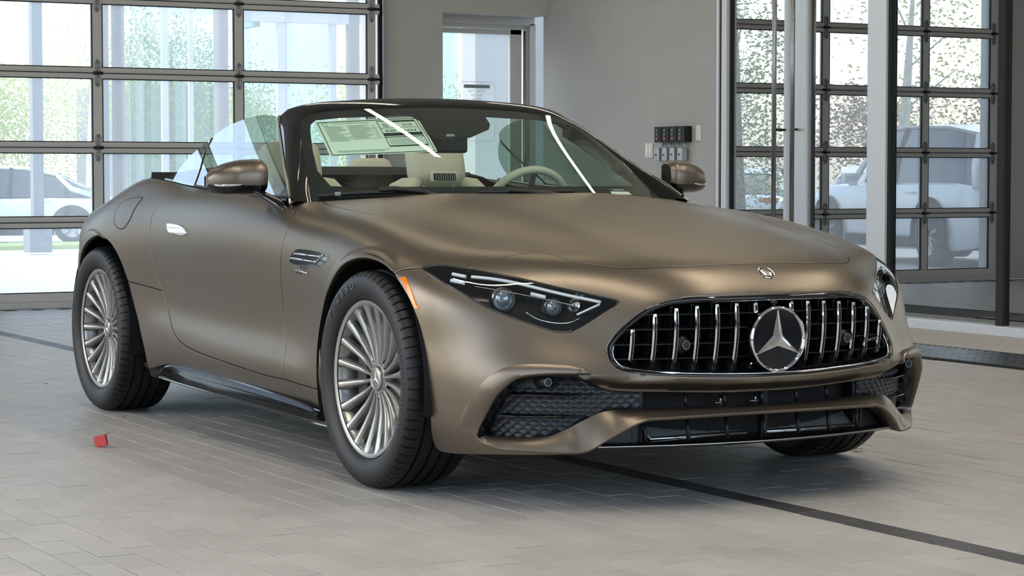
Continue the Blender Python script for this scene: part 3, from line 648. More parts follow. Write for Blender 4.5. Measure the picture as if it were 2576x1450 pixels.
b=MB(); b.cyl((XD+.02,5.365,.1),(XD+.02,5.365,2.24),.012,10); b.build('door_hinge_rod','steel',d1)
# opening hours lettering, on the outer face of the pane (seen from behind)
mat('decal',(225,230,232),rough=.6); mat('decal_dark',(120,126,128),rough=.6)
b=MB(); 
for (y0,y1,z0,z1) in ((4.795,5.045,1.745,1.775),): dbox(b,y0,y1,z0,z1,XD-.017,XD-.0165,0)
dec=b.build('hours_decal','decal_dark'); tag(dec,'white opening hours lettering stuck on the side door pane, read from behind','decal')
b=MB(); b.tube([(XD-.017,y,z) for y,z in ((4.77,1.80),(5.07,1.80),(5.085,1.785),(5.085,1.3),(4.755,1.3),(4.755,1.785))],.0028,6,closed=True); b.build('decal_border','decal',dec)
for txt,z,s in (('SALES HOURS',1.760,.030),('Monday - Friday',1.722,.026),('9am - 7pm',1.688,.026),('Saturday',1.655,.026),('9am - 6pm',1.622,.026)):
    o=link('decal_lettering',textmesh(txt,s),dec,'white_print' if s>.028 else 'decal_dark'); frame(o,(XD-.0175,4.92,z),(0,-1,0),(0,0,1))
# ------------------------------------------------------------------ glass wall on the right
def gw(name,parts,m='white_frame'):
    b=MB()
    for x0,x1,z0,z1,y0,y1 in parts: b.box(((x0+x1)/2,(y0+y1)/2,(z0+z1)/2),(x1-x0,y1-y0,z1-z0),bev=.003)
    return b.build(name,m)
wf=gw('window_1',[(-7.30,-7.235,0,3.9,YR-.03,YR+.10),(-7.40,-7.36,0,3.9,YR-.012,YR+.1),(-5.556,-5.36,0,3.9,YR-.03,YR+.1),(-5.356,4.6,.0,.060,YR-.06,YR+.08),(-7.3,4.6,3.85,3.95,YR-.03,YR+.1)]); tag(wf,kind='structure')
o=gw('window_seal',[(-7.36,-7.30,0,3.9,YR,YR+.1),(-5.36,-5.335,0,3.9,YR-.01,YR+.1),(-7.235,-7.215,0,3.9,YR,YR+.05),(-5.572,-5.556,0,3.9,YR,YR+.05)],'dark_seal'); o.parent=wf
for x in (-4.24,-3.1,-2.0,-.9,.2,1.3,2.4,3.5): o=gw('window_mullion',[(x-.033,x+.033,.06,3.85,YR-.01,YR+.08)],'dark_seal'); o.parent=wf
for x0,x1 in zip((-5.335,-4.207,-3.067,-1.967,-.867,.233,1.333,2.433,3.533),(-4.273,-3.133,-2.033,-.933,.167,1.267,2.367,3.467,4.6)):
    o=gw('pane',[(x0,x1,.06,3.85,YR+.02,YR+.028)],MATS['showroom_glass']); o.parent=wf
for nm,x0,x1,st in (('door_2',-7.215,-6.43,'r'),('door_3',-6.425,-5.572,'l')):
    pr=[(x0,x1,.02,.14,YR-.005,YR+.045),(x0,x1,3.72,3.84,YR-.005,YR+.045)]
    if st=='r': pr.append((-6.545,-6.43,.14,3.72,YR-.005,YR+.045)); gx=(x0,-6.545); px=-6.565
    else: pr.append((-6.425,-6.275,.14,3.72,YR-.005,YR+.045)); gx=(-6.275,x1); px=-6.345
    d=gw(nm,pr); tag(d,kind='structure')
    o=gw('pane',[(gx[0],gx[1],.14,3.72,YR+.016,YR+.024)],MATS['showroom_glass']); o.parent=d
    b=MB(); b.cyl((px,YR-.075,.35),(px,YR-.075,3.3),.017,12); o=b.build('pull_bar','steel',d)
    b=MB(); 
    for z in (.6,1.33,2.9): b.cyl((px,YR-.075,z),(px+(.04 if st=='r' else -.04),YR-.0,z),.009,8)
    b.build('pull_mount','hinge_metal',d)
# lettering on the fixed pane
mat('decal_red',(150,52,50),rough=.6); mat('decal_pale',(176,190,184),rough=.6)
fnt=empty('love_decal',(-4.80,YR+.034,1.815)); tag(fnt,'red Love lettering on the fixed glass pane','decal')
o=link('decal_lettering',textmesh('Love',.33),fnt,'decal_red'); frame(o,(0,0,0),(1,0,0),(0,0,1)); o.scale=(.80,1,1)
fnt=empty('celebration_decal',(-4.83,YR+.034,1.555)); tag(fnt,'pale celebration lettering on the fixed glass pane','decal')
o=link('decal_lettering',textmesh('celebration',.235,spacing=.98),fnt,'decal_pale'); frame(o,(0,0,0),(1,0,0),(0,0,1)); o.scale=(.80,1,1)
# dim showroom behind the glass
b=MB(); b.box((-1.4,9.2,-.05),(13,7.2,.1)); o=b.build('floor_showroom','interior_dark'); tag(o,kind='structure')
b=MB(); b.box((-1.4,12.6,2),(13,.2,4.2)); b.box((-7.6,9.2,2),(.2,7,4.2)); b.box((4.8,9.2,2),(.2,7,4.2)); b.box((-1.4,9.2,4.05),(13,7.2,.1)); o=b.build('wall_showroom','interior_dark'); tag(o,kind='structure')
# ------------------------------------------------------------------ things on the right wall
def wallthing(name,x,z,w,h,d,m,label,cat,group=None,bev=.004):
    b=MB(); b.box((0,-d/2,0),(w,d,h),bev=bev); o=b.build(name,m); o.location=(x,YR,z); tag(o,label,cat,group); return o
mat('plastic_white',(214,212,204),rough=.45,noise=.02,nscale=20); mat('plastic_black',(18,19,20),rough=.35); mat('button_green',(92,118,108),rough=.5); mat('button_red',(168,92,92),rough=.5); mat('padlock',(178,182,184),rough=.4,metal=.6,noise=.06,nscale=40)
sw_=wallthing('light_switch',-8.335,1.20,.115,.118,.008,'plastic_white','cream double light switch plate on the grey wall','switch')
for dx in (-.026,.026):
    b=MB(); b.box((dx,-.011,0),(.028,.008,.068),bev=.003); b.build('rocker','white_print',sw_)
wallthing('blank_plate',-7.64,1.325,.072,.118,.008,'plastic_white','blank white cover plate right of the four wall keypads','plate')
ords=('first','second','third','fourth')
for k in range(4):
    x=-8.105+.108*k; kb=wallthing('keypad',x,1.32,.095,.122,.075,'plastic_black',ords[k]+' black button keypad counted from the light switch','keypad','keypads on the grey wall')
    for j,(mz,mm_) in enumerate(((.030,'button_green'),(.0,'button_green'),(-.032,'button_red'))):
        b=MB(); b.box((-.005,-.078,mz),(.028,.006,.022),bev=.003); b.build('key_button',mm_,kb)
    lk=empty('key_lockbox',(x-.02,YR,1.175)); tag(lk,ords[k]+' grey key lockbox hanging under the keypads, counted from the light switch','lockbox','lockboxes under the keypads')
    b=MB(); b.box((0,-.045,-.01),(.062,.06,.105),bev=.008); b.build('lockbox_body','padlock',lk)
    b=MB(); b.tube([(.022,-.04,.035),(.028,-.035,.060),(.032,-.02,.078)],.006,8); b.build('lockbox_shackle','padlock',lk)
    b=MB(); b.box((0,-.077,-.012),(.014,.004,.016),bev=.002); b.build('lockbox_dial','plastic_black',lk)
# ------------------------------------------------------------------ ceiling lights (linear, warm white); front three added unseen to brighten the bay
mat('lamp_emit',(255,220,170),emit=(1.0,.84,.60),estr=18); mat('lamp_emit_fill',(255,225,190),emit=(1.0,.89,.74),estr=60); mat('lamp_case',(120,120,118),rough=.5)
for i,(x,y,L,lab) in enumerate(((-5.1,1.57,4.2,'warm linear ceiling light above the rear of the car'),(-5.4,4.3,4.2,'warm linear ceiling light beside the glass wall'),(-5.4,-2.2,4.2,'warm linear ceiling light above the passenger side'),(1.6,1.57,4.2,'added linear fill light ahead of the car, middle row'),(1.6,-2.2,4.2,'added linear fill light ahead of the car, passenger side row'),(1.6,4.3,4.2,'added linear fill light ahead of the car, along the glass wall'))):
    t=empty('ceiling_light',(x,y,HC-.10)); tag(t,lab,'light','linear ceiling lights')
    b=MB(); b.box((0,0,.05),(L+.04,.11,.10),bev=.004); b.build('light_case','lamp_case',t)
    b=MB(); b.box((0,0,-.004),(L,.08,.01)); b.build('light_tube','lamp_emit' if i<3 else 'lamp_emit_fill',t)
# ------------------------------------------------------------------ the car: body panels
car=empty('convertible_car'); tag(car,'satin bronze two-door convertible with its roof down parked on grey pavers','car')
PI2=math.pi/2
def F_(k): return [tuple(p) for p in FE[k]]
def rollf(p):
    r=np.full(len(p),.0016)
    for wx in (0,-2.7):
        d=np.hypot(p[:,0]-wx,p[:,2]-.352); r=np.where((d<.475)&(p[:,2]<.77)&(np.abs(p[:,1])>.8)&(np.abs(p[:,0]-wx)<.46)&(p[:,2]>.2),.0035,r)
    return r
def rollb(p):
    r=np.full(len(p),.0018); a=np.abs(p[:,1])
    g=((a/.545)**2+((p[:,2]-.51)/.15)**2<1.05)
    r=np.where(g,.009,r)
    r=np.where((p[:,2]<.42)&(p[:,0]>.5),.004,r)
    return r
def ring(wx):
    out=[]
    for dr_ in (-.010,-.004,.0,.004,.008,.012,.018):
        for a in np.arange(-5,190,1.2):
            r=.418+dr_; x=wx+r*math.cos(math.radians(a)); z=.352+r*math.sin(math.radians(a)); y=float(side_t(np.array([x]),np.array([z]))[0])+.006
            s_=x-XE if x<XE else math.atan2(x-XE,y); out.append((s_,(z-ZE)/(y if x<XE else math.hypot(x-XE,y))))
    return np.array(out)
df,dr,be=F_('door_front'),F_('door_rear'),F_('belt')
panel('door',[loop(be[2:],df,dr[::-1])],h=.025,parent=car,rolls=rollf)
aF,aR=F_('archF_rear'),F_('archR')
hs=F_('hood_side'); bs=F_('bump_seam'); hl=F_('hl'); asm=F_('arch_seam'); af=F_('archF_front')
panel('front_fender',[loop(df[::-1],F_('fend_top'),hs,bs[::-1],hl[4::-1],asm[::-1],aF[:0:-1],F_('sill_front')[::-1])],h=.018,parent=car,rolls=rollf,extra=ring(0))
_rt=wrap_uv(top_pt(np.array([(-2.6,-.765),(-2.9,-.715),(-3.25,-.63),(-3.55,-.52)])))
_ar=[(-2.70+.25,(.19-.5)/.86),]
q=[(-3.41,float(_rt[-1,1])),(-3.41,0),(-3.41,-.42)]
def xz(x,z,a=.91): return (x-XE,(z-ZE)/a)
arR2=[xz(-3.05,.2,.86),xz(-3.06,.3,.88),xz(-3.05,.42,.89),xz(-3.02,.52,.905),aR[0]]
panel('rear_quarter_panel',[loop(aR[:13],F_('quarter_seam'),dr[10::-1],be[2::-1]+[tuple(p) for p in _rt],q,[(-3.41,-.42),xz(-3.05,.2,.86)],arR2)],h=.022,parent=car,rolls=rollf,extra=ring(-2.7))
panel('sill_panel',[loop(F_('quarter_seam'),dr[10:],F_('sill_front'),[F_('sill_front')[-1],aF[0],F_('sill_low')[-1]],F_('sill_low')[::-1],[F_('sill_low')[0]]+aR[:11:-1])],h=.02,parent=car,rolls=rollf)
C=lambda v:(PI2,v)
hf=F_('hood_front'); ll=F_('lip_low'); mb=F_('mesh_bot'); mt=F_('mesh_top'); ut=F_('U_top'); gr=F_('grille')
panel('front_bumper',[loop([C(hf[-1][1])]+hf[:-1][::-1],bs[::-1],hl[4:12],hl[11:]+[hl[0]],asm[::-1],af,F_('bump_bot'),[F_('bump_bot')[-1],ll[4]],ll[4::-1],ut[14:0:-1],mt+[C(mt[-1][1])],[C(mt[-1][1]),C(gr[-1][1])],[C(gr[-1][1])]+gr[::-1]+[C(gr[0][1]+.0006)],[C(gr[0][1]+.0006),C(hf[-1][1])],ds=.007)],
      h=.015,parent=car,rolls=rollb,join=True,centre=PI2,depth=.018)
# painted lower lip: from the sharp front edge back up to the mesh
NODISP[0]=True
e_uv=crom([ut[12],ut[13]]+ll+[C(ll[-1][1])],.012); eP,eN=S_wrap(e_uv)
NODISP[0]=False
_I=np.array([(.79,.566,.221),(.76,.607,.219),(.7356,.6369,.2188),(.682,.6959,.2215),(.6552,.7185,.2305),(.6272,.7388,.2459),(.5787,.7692,.2762),(.5377,.79,.298),(.506,.8041,.3057),(.4629,.8215,.3091),(.4226,.8351,.3097),(.3619,.8492,.3095),(.256,.8662,.3087),(.1237,.880,.307),(0,.884,.307)])[::-1]
rows=[]
for p,n in zip(eP,eN):
    a=min(-p[1],.79); i=np.array([np.interp(a,_I[:,0],_I[:,1]),-a,np.interp(a,_I[:,0],_I[:,2])]); d=i-p; L=np.linalg.norm(d)
    wide=float(np.clip((L-.06)/.04,0,1)); up=np.array([0,0,1.]); n=n/np.linalg.norm(n)
    under=p-n*.055+up*(-.012)
    r=[under,p-n*.012-up*.0095,p-n*.004-up*.0078,p-n*.0004-up*.0045,p+n*.0008-up*.0005,p-n*.0008+up*.0024]
    for t in (.12,.3,.5,.7,.88,1): r.append(p+d*t+(n*.35+up*.5)*L*(.12*(1-wide)+.05)*math.sin(math.pi*t)*(1 if wide<.5 else -.0))
    r.append(i-n*.01-up*.03); rows.append([tuple(q) for q in r])
rows=rows+[[(x,-y,z) for x,y,z in r] for r in rows[::-1]][1:]
b=MB(); b.grid(rows,True); b.build('front_lip','paint',car,auto=38)
# painted air blades standing proud round the outer intakes
NODISP[0]=True
def rs2(L,n):
    c=crom(L,.004); d=np.r_[0,np.cumsum(np.linalg.norm(np.diff(c,axis=0),axis=1))]; t=np.linspace(0,d[-1],n); return np.stack([np.interp(t,d,c[:,k]) for k in range(2)],1)
nB_=60; bP,bN=S_wrap(rs2(F_('blade'),nB_)); uP,uN=S_wrap(rs2(ut[11::-1],nB_))
NODISP[0]=False
rows=[]
for k in range(nB_):
    t=k/(nB_-1); h=.013*float(np.clip(t/.35,0,1))**1.5*float(np.clip((1.0-t)/.06,.25,1)); n=bN[k]; m=uN[k]; p,q=bP[k],uP[k]
    r=[p-n*.012,p+n*(h*.72-.0005),p+n*h+(q-p)*.03]+[p+(q-p)*f+(n*(1-f)+m*f)*(h+.004*math.sin(math.pi*f)*min(t*4,1)) for f in (.15,.4,.65,.88)]+[p+(q-p)*.97+m*(h*.8),q+m*(h*.35),q-m*.003,q-m*.007]
    rows.append([tuple(v) for v in r])
for sd in (-1,1):
    G=rows if sd<0 else [[(x,-y,z) for x,y,z in r] for r in rows]; b=MB(); b.grid(G,True); b.add(G[-1],[tuple(range(len(G[-1])))]); b.build('air_blade','paint',car,auto=35)
hsx,hfx=F_('hood_side_xy'),F_('hood_front_xy'); hfx[-1]=(hfx[-1][0],0.0)
rear=[(-.635,0),(-.645,-.2),(-.68,-.42),(-.745,-.62),hsx[0]]
half=[rear,hsx,hfx]
mirp=lambda L:[(x,-y) for x,y in L[::-1]]
panel('hood',[loop(rear,hsx,hfx,mirp(hfx),mirp(hsx),mirp(rear))],S=S_top,h=.022,parent=car,sides=(-1,))
# rear deck and tail
def S_rear(yz):
    O=np.stack([np.full(len(yz),-4.6),yz[:,0],yz[:,1]],-1); D=np.tile([1.,0,0],(len(yz),1)); t=cast(O,D,0,1.9); p=O+t[:,None]*D; return p,grad(p)
panel('trunk_lid',[loop([(-2.62,-.72),(-2.66,-.4),(-2.68,0),(-2.66,.4),(-2.62,.72)],[(-2.62,.72),(-2.9,.69),(-3.25,.60),(-3.5,.5)],[(-3.5,.5),(-3.55,.3),(-3.57,0),(-3.55,-.3),(-3.5,-.5)],[(-3.5,-.5),(-3.25,-.60),(-2.9,-.69),(-2.62,-.72)],ds=.02)],S=S_top,h=.05,parent=car,sides=(-1,))
panel('rear_bumper',[loop([(-.6,.2),(-.6,.75),(-.5,.86),(0,.9),(.5,.86),(.6,.75),(.6,.2)],[(.6,.2),(-.6,.2)],ds=.03)],S=S_rear,h=.06,parent=car,sides=(-1,))
# dark inner shell behind the shut lines
def shell():
    V=[];Fc=[]
    ss=np.linspace(-3.35,1.05,90); vv=np.linspace(-.33,.5,30); 
    g=np.array([(s,v) for s in ss for v in vv]); p,n=S_wrap(g); bad=np.isnan(p[:,0]); p=p-n*.03
    zc=wrap_uv(p); m=len(vv)
    for i in range(len(ss)-1):
        for j in range(m-1):
            f=(i*m+j,(i+1)*m+j,(i+1)*m+j+1,i*m+j+1)
            if bad[list(f)].any(): continue
            c=p[list(f)].mean(0)
            if min(math.hypot(c[0],c[2]-.352),math.hypot(c[0]+2.7,c[2]-.352))<.47: continue
            if c[0]>.3 and (c[2]<.44 or c[1]>-.62 or c[2]>.5): continue
            if c[2]>.9: continue
            Fc.append(f)
    M=np.array([1,-1,1.]); n0=len(p); pp=np.vstack([p,p*M]); F2=Fc+[tuple(n0+i for i in f[::-1]) for f in Fc]
    pp=np.nan_to_num(pp)
    link('inner_shell',rawmesh('inner_shell',pp,F2),car,'matte_black')
shell()
# ------------------------------------------------------------------ wheels (outboard = -y)
def tyre_mesh():
    prof=[(.2490,.092),(.2525,.1000),(.2580,.1075),(.2640,.1145),(.285,.1240),(.312,.1275),(.330,.1225),(.342,.112),(.3478,.101),(.3498,.090)]
    half=[]
    for g0 in (.064,.020): half+=[(.3508,g0+.0055),(.3435,g0+.0045),(.3435,g0-.0045),(.3512,g0-.0055)]
    side=prof+half
    full=[(r,-h) for r,h in side]+[(.352,0)]+[(r,h) for r,h in side[::-1]]
    n=66; G=[]; 
    for k in range(n):
        for fr,slot in ((0,0),(.80,0),(.83,1),(.97,1)):
            an=2*math.pi*(k+fr)/n; row=[]
            for i,(r,h) in enumerate(full):
                ah=abs(h); rr=r
                if slot and .082<ah<.118 and r>.34: rr=r-.006
                if slot and .03<ah<.058 and r>.346 and k%2==0: rr=r-.003
                row.append((rr*math.cos(an),h,rr*math.sin(an)))
            G.append(row)
    b=MB(); b.grid(G,True,closeu=True); return b.mesh('tyre',auto=38)
def spoke_mesh():
    b=MB(); R=[.040,.055,.075,.10,.13,.165,.195,.220,.236,.246]
    H=[-.066,-.0665,-.066,-.0665,-.070,-.0775,-.085,-.092,-.097,-.1005]
    WT=[.0035,.0036,.0044,.0052,.0060,.0066,.0070,.0074,.0084,.0105]; WB=[.0055,.0064,.0080,.0100,.0120,.0140,.0155,.0165,.019,.024]
    D=[.02,.022,.024,.026,.027,.026,.024,.022,.02,.018]; G=[]
    for r,h,wt,wb,d in zip(R,H,WT,WB,D):
        G.append([(r,h+d,wb),(r,h+.007,wb*.82),(r,h+.0012,wt*1.05),(r,h,wt*.72),(r,h,-wt*.72),(r,h+.0012,-wt*1.05),(r,h+.007,-wb*.82),(r,h+d,-wb)])
    b.grid(G,True,closev=True); return b.mesh('spoke',auto=32)
def star_poly(R,w):
    """three-pointed star as three faceted arms: returns verts/faces in a y-z like plane (u,v,h)"""
    V=[];Fc=[]
    for k in range(3):
        a=math.pi/2+k*2*math.pi/3; d=(math.cos(a),math.sin(a)); e=(-d[1],d[0]); b=len(V)
        i1=(math.cos(a+math.pi/3)*w*1.15,math.sin(a+math.pi/3)*w*1.15); i2=(math.cos(a-math.pi/3)*w*1.15,math.sin(a-math.pi/3)*w*1.15)
        t=(d[0]*R,d[1]*R)
        V+=[(0,0,w*.8),(i1[0],i1[1],0),(t[0]+e[0]*w*.07,t[1]+e[1]*w*.07,0),(t[0],t[1],w*.12),(t[0]-e[0]*w*.07,t[1]-e[1]*w*.07,0),(i2[0],i2[1],0)]
        Fc+=[(b,b+1,b+2,b+3),(b,b+3,b+4,b+5)]
    return V,Fc
TY=tyre_mesh(); SP=spoke_mesh()
def make_wheel():
    b=MB(); b.lathe([(.2400,-.1015),(.2505,-.1065),(.2540,-.1060),(.2545,-.1020),(.2490,-.0985),(.2440,-.0960),(.2390,-.0880),(.2320,-.0650),(.2270,-.0200),(.2260,.06),(.244,.10),(.246,.104)],96)
    w=b.build('wheel','rim_silver',car,auto=40)
    link('tyre',TY,w,'rubber')
    for k in range(20):
        s=link('spoke',SP,w,'rim_silver' if k==0 else None); s.rotation_euler=(0,math.radians(18*k+9),0)
    h=MB(); h.lathe([(.0,-.060),(.040,-.060),(.0455,-.0675),(.050,-.067),(.056,-.052),(.060,-.02),(.060,.03)],40); h.build('hub','rim_silver',w,auto=40)
    c=MB(); c.lathe([(.0,-.0755),(.034,-.0755),(.0370,-.0745),(.0385,-.071),(.0385,-.060)],40); cap=c.build('centre_cap','satin_silver',w,auto=40)
    V,Fc=star_poly(.029,.0055); e=MB(); e.add([(u,-.0755-hh*.5,v) for u,v,hh in V],Fc); e.add([(u,-.0757,v) for u,v,hh in V],[f[::-1] for f in Fc])
    e.tube([(.0325*math.cos(a),-.0758,.0325*math.sin(a)) for a in np.linspace(0,2*math.pi,32,endpoint=False)],.0012,6,closed=True)
    e.build('cap_star','chrome',cap)
    for k in range(5):
        a=math.radians(72*k+18+36); q=MB(); q.cyl((.057*math.cos(a),-.0640,.057*math.sin(a)),(.056*math.cos(a),-.03,.056*math.sin(a)),.0135,16); q.build('bolt_recess','matte_black',w)
        q=MB(); q.cyl((.057*math.cos(a),-.0655,.057*math.sin(a)),(.056*math.cos(a),-.04,.056*math.sin(a)),.0062,6); q.build('wheel_bolt','satin_silver',w)
    d=MB(); d.lathe([(.07,-.036),(.175,-.036),(.176,-.03),(.176,-.012),(.175,-.006),(.07,-.006)],64); d.build('brake_disc','brake_disc',w,auto=40)
    k=MB(); k.lathe([(.11,-.055),(.178,-.055),(.186,-.04),(.186,.01),(.11,.01),(.11,-.055)],14,a0=math.radians(145),a1=math.radians(205)); k.build('brake_caliper','caliper',w,auto=40)
    bk=MB(); bk.lathe([(.0,.0),(.226,.0)],40); bk.build('wheel_backing','matte_black',w)
    return w
def copy_tree(o,parent):
    c=o.copy(); COL.objects.link(c); c.parent=parent
    for ch in list(o.children): copy_tree(ch,c)
    return c
wheel=make_wheel()
w2=copy_tree(wheel,car); w3=copy_tree(wheel,car); w4=copy_tree(wheel,car)
wheel.location=(0,-.8275,.352)
w2.location=(-2.7,-.818,.352); w2.rotation_euler=(0,math.radians(7),0)
w3.location=(0,.8275,.352); w3.rotation_euler=(0,0,math.pi)
w4.location=(-2.7,.818,.352); w4.rotation_euler=(0,0,math.pi)
def arc_text(parent,txt,r,a0,step,size,y=-.1283,mt='rubber_text'):
    for i,ch in enumerate(txt):
        if ch==' ': continue
        a=math.radians(a0-step*i); o=link('tyre_lettering',textmesh(ch,size,ext=.0006),parent,mt)
        ps=(r*math.cos(a),y,r*math.sin(a)); up=(math.cos(a),0,math.sin(a)); xd=(math.sin(a),0,-math.cos(a))
        frame(o,ps,xd,up)
arc_text(wheel,'P ZERO',.304,140,7.6,.036)
arc_text(wheel,'255/45 ZR19 (104Y)',.300,22,3.1,.016)
arc_text(w2,'P ZERO',.304,62,7.6,.036)
# arch liners
for wx in (0,-2.7):
    for sd in (-1,1):
        b=MB(); b.lathe([(.405,sd*(.93 if wx>-1 else .915)),(.408,sd*.86),(.408,sd*.55)],40,c=(wx,0,.352),a0=math.radians(-12),a1=math.radians(180 if wx<-1 else 205))
        b.lathe([(.408,sd*.55),(.02,sd*.55)],40,c=(wx,0,.352),a0=math.radians(-30),a1=math.radians(210)); b.build('arch_liner','matte_black',car,fixn=False)
b=MB(); b.box((-1.3,0,.30),(4.0,1.08,.22),bev=.04); b.box((-1.35,0,.22),(1.9,1.7,.10),bev=.02); b.box((.45,0,.32),(.5,1.05,.2)); b.build('underbody','matte_black',car)
# ------------------------------------------------------------------ headlights
hl_loop=loop(hl[:12],hl[11:18],hl[17:]+[hl[0]],ds=.01)
UVh,Th,idxh=tri_fill([hl_loop],.02); Ph,Nh=S_wrap(UVh)
def headlight(sd):
    M=np.array([1,-sd*-1.0,1]) if False else np.array([1,-1 if sd>0 else 1,1.])
    lamp_col='lamp_dark'
    P=Ph; cen=P.mean(0); back=(P-Nh*.001); ring=P[idxh[0]]; nr=Nh[idxh[0]]
    # housing bowl: back surface and wall
    B=cen+(P-cen)*.93-Nh.mean(0)*.085-(Nh-Nh.mean(0))*.02
    V=[tuple(p) for p in B*M]; Fc=[tuple(t) for t in Th]; n=len(V)
    W0=[tuple(p) for p in (ring-nr*.004)*M]; V+=W0; L=idxh[0]; m=len(L)
    for i in range(m): Fc.append((L[i],L[(i+1)%m],n+(i+1)%m,n+i))
    b=MB(); b.add(V,Fc,False); h=b.build('headlight','lamp_dark',car,fixn=False)
    g=MB(); g.tube([tuple(p) for p in (ring-nr*.003)*M],.0042,6,closed=True); g.build('lamp_gasket','gloss_black',h)
    for o in panel('lamp_lens',[hl_loop],h=.02,matn='lamp_glass',sides=(sd,),off=-.0015,gap=.003,roll=.002,depth=.003): o.parent=h
    mm=lambda L:[(x,(-y if sd>0 else y),z) for x,y,z in L]
    drl=[(0.44,-0.785,0.696),(0.486,-0.742,0.691),(0.539,-0.693,0.681),(0.59,-0.648,0.667),(0.639,-0.604,0.653),(0.686,-0.564,0.641),(0.729,-0.526,0.631),(0.748,-0.508,0.626)]
    hook=[(0.748,-0.512,0.620),(0.733,-0.536,0.607),(0.712,-0.571,0.588)]
    b=MB(); b.tube([tuple(p) for p in crom(mm(drl),.01)],.0052,8); b.build('daylight_strip','lamp_white',h)
    b=MB(); b.tube([tuple(p) for p in crom(mm(hook),.01)],.0035,8); b.build('daylight_hook','lamp_white',h)
    b=MB()
    for p,q2 in ((( .381,-.82,.703),(.423,-.796,.696)),((.399,-.835,.684),(.44,-.81,.677)),((.591,-.661,.648),(.625,-.63,.638))):
        b=MB(); b.tube(mm([p,q2]),.0058,8); smoothall(b.build('marker_pill','lamp_white',h),50)
    for (x,y,z),r in (((.515,-.716,.629),.034),((.622,-.603,.609),.026)):
        c=Vector((x,-y if sd>0 else y,z)); ax=Vector((.93,(.25 if sd>0 else -.25),0)).normalized()
        q=Vector((1,0,0)).rotation_difference(ax).to_matrix()
        b=MB(); b.lathe([(r*1.12,-.03),(r*1.14,.004),(r*1.02,.010),(r*.96,.006),(r*.94,-.02)],32,axis='x'); b.v=[tuple(q@Vector(p)+c) for p in b.v]; pr=b.build('projector_bezel','satin_silver',h,auto=40)
        b=MB(); b.lathe([(.0,.016),(r*.4,.0135),(r*.7,.008),(r*.93,-.002)],32,axis='x'); b.v=[tuple(q@Vector(p)+c) for p in b.v]; o=b.build('projector_lens','lens',h)
    c=Vector((.664,.554 if sd>0 else -.554,.615)); b=MB(); b.lathe([(.022,.0),(.015,-.012),(.0,-.016)],20,axis='x',c=c); b.build('reflector','chrome',h)
    b=MB(); b.tube([tuple(p) for p in crom(mm([(0.597,-0.682,0.593),(0.614,-0.668,0.58),(0.628,-0.657,0.572),(0.666,-0.62,0.562),(0.696,-0.585,0.564),(0.712,-0.56,0.578)]),.01)],.002,6); b.build('lamp_trim','chrome',h)
    b=MB(); b.tube([tuple(p) for p in crom(mm([(0.46,-0.785,0.668),(0.54,-0.71,0.652),(0.62,-0.63,0.632),(0.70,-0.56,0.612)]),.02)],.0014,6); b.build('lamp_rib','satin_silver',h)
    return h
mat('lens',(150,158,165),rough=.05,metal=.6,coat=1)
for sd in (-1,1): headlight(sd)
# side marker lamps, fuel flap outline, wing vents, handles on the skin
mk_=[tuple(p) for p in FE['marker']]
panel('side_marker',[loop(mk_[:3],mk_[2:6],mk_[5:7],mk_[6:]+[mk_[0]],ds=.006)],h=.02,matn='orange_lens',parent=car,off=.0025,gap=0,roll=.002,depth=.006)
fu=crom([tuple(p) for p in FE['fuel']],.012,closed=True)
panel('fuel_flap',[fu],h=.025,parent=car,off=.0012,gap=.0012,roll=.0012,depth=.004,sides=(-1,))
_p,_n=S_wrap(fu); b=MB(); b.tube([tuple(x) for x in _p+_n*.0002],.0016,5,closed=True); b.build('fuel_flap_gap','matte_black',car)
ve=crom([tuple(p) for p in FE['vent']],.008,closed=True)
vents=panel('wing_vent',[ve],h=.02,matn='gloss_black',parent=car,off=.0008,gap=0,roll=.002,depth=.004)
for o,sd in zip(vents,(-1,1)):
    def vp(x,z,d):
        p,n=S_wrap(np.array([xz(x,z,.92)])); p=p[0]+n[0]*d; return (p[0],p[1]*(-sd),p[2])
    for x0,x1,z0,z1 in ((-.60,-.38,.738,.733),(-.635,-.41,.721,.714)):
        b=MB(); b.tube([vp(x0-.008,z0-.008,.003),vp(x0,z0,.005),vp((x0+x1)/2,(z0+z1)/2,.005),vp(x1,z1,.003)],[.0022,.0035,.003,.0015],8); b.build('vent_fin','chrome',o)
    b=MB(); b.tube([vp(-.352,.742,.003),vp(-.365,.735,.004),vp(-.40,.718,.004),vp(-.43,.703,.003)],.0016,6); b.build('vent_edge','chrome',o)
ha=crom([tuple(p) for p in FE['handle']],.008,closed=True)
panel('door_handle',[ha],h=.02,matn='chrome',parent=car,off=.006,gap=.001,roll=.006,depth=.006)
# small square badge under the wing vent
for sd in (-1,1):
    bd=MB(); p,n=S_wrap(np.array([xz(-.545,.682,.92),xz(-.60,.682,.92),xz(-.49,.674,.92)])); 
    b=MB(); b.tube([tuple((p[1]+n[1]*.003)*[1,-sd,1]),tuple((p[2]+n[2]*.003)*[1,-sd,1])],.0022,6); root=b.build('wing_badge','chrome',car)
    for txt,sz,x,z in (('TURBO',.019,-.525,.691),('ELECTRIFIED',.0085,-.572,.671)):
        me=textmesh(txt,sz,ext=.0015,spacing=1.0); o=link('badge_lettering',me,root,'chrome'); q,nn=S_wrap(np.array([xz(x,z,.92)])); q=(q[0]+nn[0]*.002)*[1,-sd,1]
        frame(o,q,(-sd if False else (1 if sd<0 else -1),0,-.06),(0,0.05,1))
